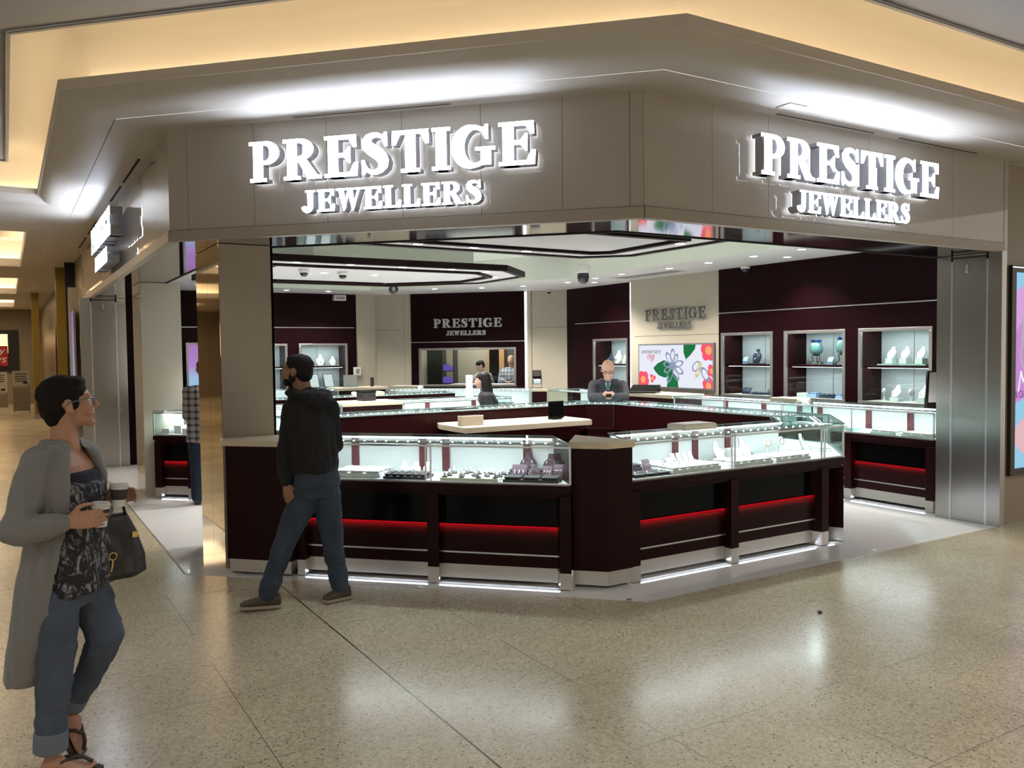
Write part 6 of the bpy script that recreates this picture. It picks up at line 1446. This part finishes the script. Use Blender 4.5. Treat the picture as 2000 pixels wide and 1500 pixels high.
b = MB(); ring(b, [(-0.078,-0.005),(0.078,-0.005),(0.078,0.005),(-0.078,0.005)], 0.004, 0.1, 0.3); MB().box(-0.075,0.075,0.0,0.008,0.07,0.32).build('frame', black_plastic, t); MB().box(-0.066,0.066,-0.002,0.0,0.08,0.31).build('mirror_glass', mat('mirror_glass', (0.85,0.85,0.85), 0.02, metal=1.0), t)
t = thing('till_screen', 'black laptop style till lying on the closed bone topped counter', 'till', (8.40, 9.95, 1.0865), -1.0)
MB().box(-0.22,0.22,-0.15,0.15,0,0.03).build('till_base', black_plastic, t, bevel=0.006)
MB().add([(-0.22,-0.10,0.03),(0.22,-0.10,0.03),(0.22,0.14,0.12),(-0.22,0.14,0.12),(-0.22,-0.09,0.02),(0.22,-0.09,0.02),(0.22,0.155,0.03),(-0.22,0.155,0.03)], [(0,1,2,3),(7,6,5,4),(0,4,5,1),(1,5,6,2),(2,6,7,3),(3,7,4,0)]).build('till_lid', blackp, t)
t = thing('monitor', 'black monitor seen from behind on the service desk', 'monitor', (5.50, 8.12, 0.9505), 0.12)
MB().box(-0.07,0.07,-0.05,0.05,0,0.012).build('stand_base', black_plastic, t, bevel=0.004); MB().box(-0.02,0.02,0,0.015,0.012,0.10).build('stand_neck', black_plastic, t); MB().box(-0.115,0.115,-0.03,-0.005,0.012,0.215).build('screen_housing', blackp, t, bevel=0.006)
t = thing('card_box', 'small bone coloured upright box on the service desk', 'box', (4.32, 8.02, 0.9505), 0)
MB().box(-0.14,0.14,-0.04,0.04,0,0.11).build('box_body', bone, t, bevel=0.004); MB().box(-0.13,0.13,-0.03,0.03,0.11,0.112).build('box_slot', dark_gap, t)
t = thing('keyboard_tray', 'thin black panel lying on the near island back counter left of the monitor', 'tray', (4.55, 8.72, 1.0765), 0)
MB().box(-0.22,0.22,-0.06,0.06,0,0.018).build('panel', black_plastic, t, bevel=0.004); MB().box(-0.19,0.19,-0.045,0.045,0.018,0.020).build('inlay', blackp, t)
t = thing('price_stand', 'tall narrow white card stand just left of the saleswoman', 'card stand', (5.90, 10.98, 1.0765), -0.5)
MB().box(-0.06,0.06,-0.05,0.05,0,0.008).build('foot', white_plastic, t); MB().box(-0.05,0.05,-0.004,0.004,0.008,0.33).build('card', white_leather, t); MB().box(-0.044,0.044,-0.0055,-0.004,0.05,0.30).build('print', mat('faint_print', (0.6,0.6,0.58), 0.7, noise=0.3, nscale=60), t)
t = thing('black_box', 'black box on the far island beside the bone top, right of the hooded man', 'box', (4.30, 11.05, 1.0865), 0.1)
MB().box(-0.10,0.10,-0.10,0.10,0,0.12).build('box_body', black_plastic, t, bevel=0.005); MB().box(-0.105,0.105,-0.105,0.105,0.12,0.135).build('box_lid', blackp, t)
t = thing('brochure_holder', 'clear acrylic brochure holder on the low back counter', 'brochure holder', (5.75, 15.6, 1.0865), 0)
MB().box(-0.14,0.14,-0.05,0.05,0,0.006).box(-0.14,0.14,0.0,0.005,0.006,0.24).build('holder', mat('cloudy_acrylic', (0.5,0.52,0.52), 0.2, coat=1.0), t); MB().box(-0.12,0.12,-0.03,-0.02,0.006,0.05).build('lip', glass_m, t)
t = thing('card_terminal', 'slim black cylinder speaker on the low back counter against the beige panel', 'speaker', (6.2, 15.6, 1.0865), 0)
MB().lathe([(0,0),(0.035,0),(0.035,0.17),(0.03,0.18),(0,0.18)], n=20).build('body', black_plastic, t); MB().lathe([(0,0.18),(0.028,0.18),(0.0,0.184)], n=20).build('top_cap', blackp, t)
t = thing('mirror_stand', 'leaning pale mirror with black back cut off by the right steel pilaster', 'mirror', (8.66, 5.42, 1.082), -0.45)
MB().add([(-0.10,0,0),(0.18,0,0),(0.18,0.14,0.40),(0.02,0.14,0.40),(-0.10,0.012,0),(0.18,0.012,0),(0.18,0.152,0.40),(0.02,0.152,0.40)], [(0,1,2,3),(7,6,5,4),(0,4,5,1),(1,5,6,2),(2,6,7,3),(3,7,4,0)]).build('black_back', black_plastic, t)
MB().add([(-0.06,-0.003,0.06),(0.17,-0.003,0.06),(0.17,0.125,0.385),(0.035,0.125,0.385)], [(0,1,2,3)]).build('pale_face', mat('pale_face', (0.7,0.68,0.64), 0.3), t); MB().tube([(-0.09,0.0,0.0),(-0.11,-0.05,0.0),(0.0,0.14,0.38)], 0.004, 5).build('strut', black_plastic, t)

# ---------------------------------------------------------------- lit poster on the mall wall at the right
t = thing('lightbox_poster', 'tall lit poster of pink and blue cards with jewellery, cut off by the frame', 'poster', (8.33, 4.453, 0))
MB().box(0,1.5,-0.035,0.0,0.48,0.545).box(0,1.5,-0.035,0.0,2.465,2.53).box(0,0.075,-0.035,0.0,0.545,2.465).box(1.425,1.5,-0.035,0.0,0.545,2.465).build('frame', mat('bronze_frame', (0.05,0.042,0.03), 0.35, metal=0.6), t)
MB().box(0.0,1.5,-0.045,-0.036,2.505,2.515).build('top_light_gap', emis('poster_top_gap', (0.9,0.9,1.0), 0.58), t)
MB().box(0.075,1.425,-0.010,0,0.545,2.465).build('print_blue', emis('poster_blue', (0.30,0.58,0.78), 0.46), t)
b = MB(); b.add([(0.075,-0.012,1.18),(1.2,-0.012,1.45),(1.2,-0.012,2.40),(0.50,-0.012,2.43),(0.075,-0.012,2.27)], [(0,1,2,3,4)]); b.build('print_pink', emis('poster_pink', (0.56,0.26,0.62), 0.46), t)
b = MB(); b.add([(0.075,-0.0125,1.85),(0.6,-0.0125,2.33),(0.50,-0.0125,2.43),(0.075,-0.0125,2.27)], [(0,1,2,3)]); b.build('print_flap', emis('poster_pink_light', (0.66,0.36,0.70), 0.46), t)
b = MB(); b.add([(0.60+0.5*math.cos(2*PI*k/28), -0.0125, 0.86+0.24*math.sin(2*PI*k/28)) for k in range(28)], [tuple(range(28))]); b.build('print_disc', emis('poster_peach', (0.80,0.50,0.55), 0.43), t)
b = MB(); b.tube([(0.30+0.10*math.cos(a), -0.014, 1.66+0.14*math.sin(a)) for a in [2*PI*k/20 for k in range(21)]], 0.012, 6)
for k in range(7): b.ball((0.24-0.015*(k % 2), -0.016, 1.80+0.035*k), 0.018, 8, 6)
b.build('printed_jewel', emis('poster_jewel', (0.50,0.45,0.50), 0.43), t)
textobj('poster_script', 'My', 0.30, (0.14,-0.014,1.30), t, emis('poster_white', (0.9,0.9,0.95), 0.46), sx=0.75, shear=0.3)
textobj('poster_text', '& Diamonds', 0.10, (0.10,-0.014,1.24), t, emis('poster_dark', (0.20,0.08,0.25), 0.43), sx=0.9)

# ---------------------------------------------------------------- corridor at the left
yel = mat('yellow_metal_column', (0.20, 0.135, 0.012), 0.35)
for k, (x, y, s) in enumerate(((0.985, 19.0, 0.09), (0.75, 27.0, 0.09))):
    t = thing('yellow_column', ['nearer square yellow column along the corridor','farther square yellow column along the corridor'][k], 'column', (x, y, 0))
    MB().box(-s,s,-s,s,0,FZ1).build('shaft', yel, t); MB().box(-s-0.02,s+0.02,-s-0.02,s+0.02,0,0.12).build('foot_plate', grey_frame, t)
t = thing('lightbox_poster', 'narrow pale violet lit panel between the yellow column and the steel pilaster', 'poster', (1.075, 16.6, 0))
MB().box(-0.03,0,0,1.0,0.5,2.6).build('frame', grey_frame, t); MB().box(-0.034,-0.03,0.05,0.95,0.55,2.55).build('print', grad_emis('violet_pale_print', [(0.0,(0.40,0.55,0.75)),(0.6,(0.45,0.40,0.65)),(1.0,(0.35,0.22,0.55))], 2, 0.3), t)
t = thing('shopfront_arch', 'dark arched shop entrance with purple edge along the corridor', 'shop entrance', (1.16, 22.0, 0))
b = MB(); b.add([(-0.02, 0, 0), (-0.02, 2.2, 0), (-0.02, 2.2, 1.8)] + [(-0.02, 1.1+1.1*math.cos(a), 1.8+0.8*math.sin(a)) for a in [PI*k/12 for k in range(1, 12)]] + [(-0.02, 0, 1.8)], [tuple(range(15))]); b.build('opening', mat('dim_pink_interior', (0.22,0.12,0.11), 0.6), t); MB().tube([(-0.03,0,0),(-0.03,0,1.8)]+[(-0.03, 1.1-1.1*math.cos(a), 1.8+0.8*math.sin(a)) for a in [PI*k/12 for k in range(1, 12)]]+[(-0.03,2.2,1.8),(-0.03,2.2,0)], 0.04, 6).build('arch_trim', mat('dark_purple_trim', (0.03,0.02,0.07), 0.4), t)
t = thing('shop_window', 'dim amber lit shop window on the corridor end wall', 'shop window', (-0.13, 36.45, 0))
MB().box(-1.6,0.55,-0.05,0,1.2,2.75).build('frame', black_plastic, t); MB().box(-1.5,0.22,-0.06,-0.05,1.9,2.6).build('lit_pane', emis('amber_shop_glow', (1.0,0.62,0.25), 1.1), t)
t = thing('sale_poster', 'red sale poster with white script on the corridor end wall', 'poster', (-0.12, 36.3, 0))
MB().box(-1.3,0.2,-0.02,0,1.42,2.16).build('board', mat('red_print', (0.42,0.015,0.03), 0.6), t)
textobj('script', 'holidays', 0.40, (-1.28,-0.03,1.25), t, white_plastic, sx=0.9, shear=0.3) if False else textobj('script', 'y', 0.40, (-0.10,-0.03,1.86), t, white_plastic, shear=0.3)
textobj('script', 'ys', 0.40, (-0.20,-0.03,1.55), t, white_plastic, shear=0.3)
sg = mat('pale_notice_board', (0.42, 0.40, 0.34), 0.6)
for k, (x, y, z0, z1, w_) in enumerate(((0.40, 30.5, 0.84, 1.32, 0.46), (-0.22, 33.0, 0.55, 1.25, 0.5))):
    t = thing('notice_board', ['pale notice board on a stand left of the farther yellow column','stack of pale notices beneath the red sale poster'][k], 'sign', (x, y, 0))
    MB().box(-w_/2,w_/2,-0.02,0,z0,z1).build('board', sg, t); [MB().tube([(q,0.01,0),(q,0.01,z0+0.05)], 0.015, 6).build('stand_leg', grey_frame, t) for q in (-w_/2+0.02, w_/2-0.02)]
    b = MB()
    for j in range(4): b.box(-w_*0.36, w_*(0.36-0.06*(j % 2)), -0.024, -0.021, z1-0.12-0.075*j, z1-0.09-0.075*j)
    b.box(w_*0.12, w_*0.36, -0.024, -0.021, z0+0.06, z0+0.14)
    b.build('printed_lines', black_plastic, t)
    MB().box(-w_/2,w_/2,-0.01,0,0.05,z0-0.06).build('lower_panel', mat('tan_panel_%d' % k, (0.20,0.17,0.12), 0.6), t)
# litter and fittings on the floor
t = thing('paper_scrap', 'small crumpled dark scrap on the terrazzo to the right', 'litter', (4.56, 3.63, 0.0), 0.4)
MB().ball((0,0,0.010), 0.020, 9, 6, (1,0.7,0.5)).ball((0.015,0.010,0.008), 0.012, 8, 5, (1,1,0.6)).build('scrap', dark_tray, t); MB().ball((-0.012,0.008,0.014), 0.009, 8, 5).build('fold', mat('scrap_fold', (0.2,0.18,0.15), 0.8), t)
fs = None
for x, y in ((2.60, 5.66), (3.70, 4.56), (1.28, 7.03)):
    if fs is None:
        fs = thing('floor_socket', 'tiny round metal floor socket on the shop threshold', 'floor fitting', (x, y, 0.0006), 0, 'round sockets along the shop threshold')
        MB().lathe([(0.010,0),(0.020,0),(0.019,0.003),(0.010,0.003)], n=16).build('rim', steel, fs); MB().lathe([(0,0.0),(0.010,0),(0,0.002)], n=12).build('cap', blackp, fs)
    else: dup(fs, (x, y, 0.0006))
t = thing('paper_scrap', 'small white scrap on the white tile by the right counter end', 'litter', (6.35, 4.50, 0.0006), 0.2)
MB().box(-0.03,0.03,-0.012,0.012,0,0.012).build('scrap', white_leather, t); MB().box(0.02,0.05,-0.004,0.01,0.0,0.006).build('fold', white_plastic, t)
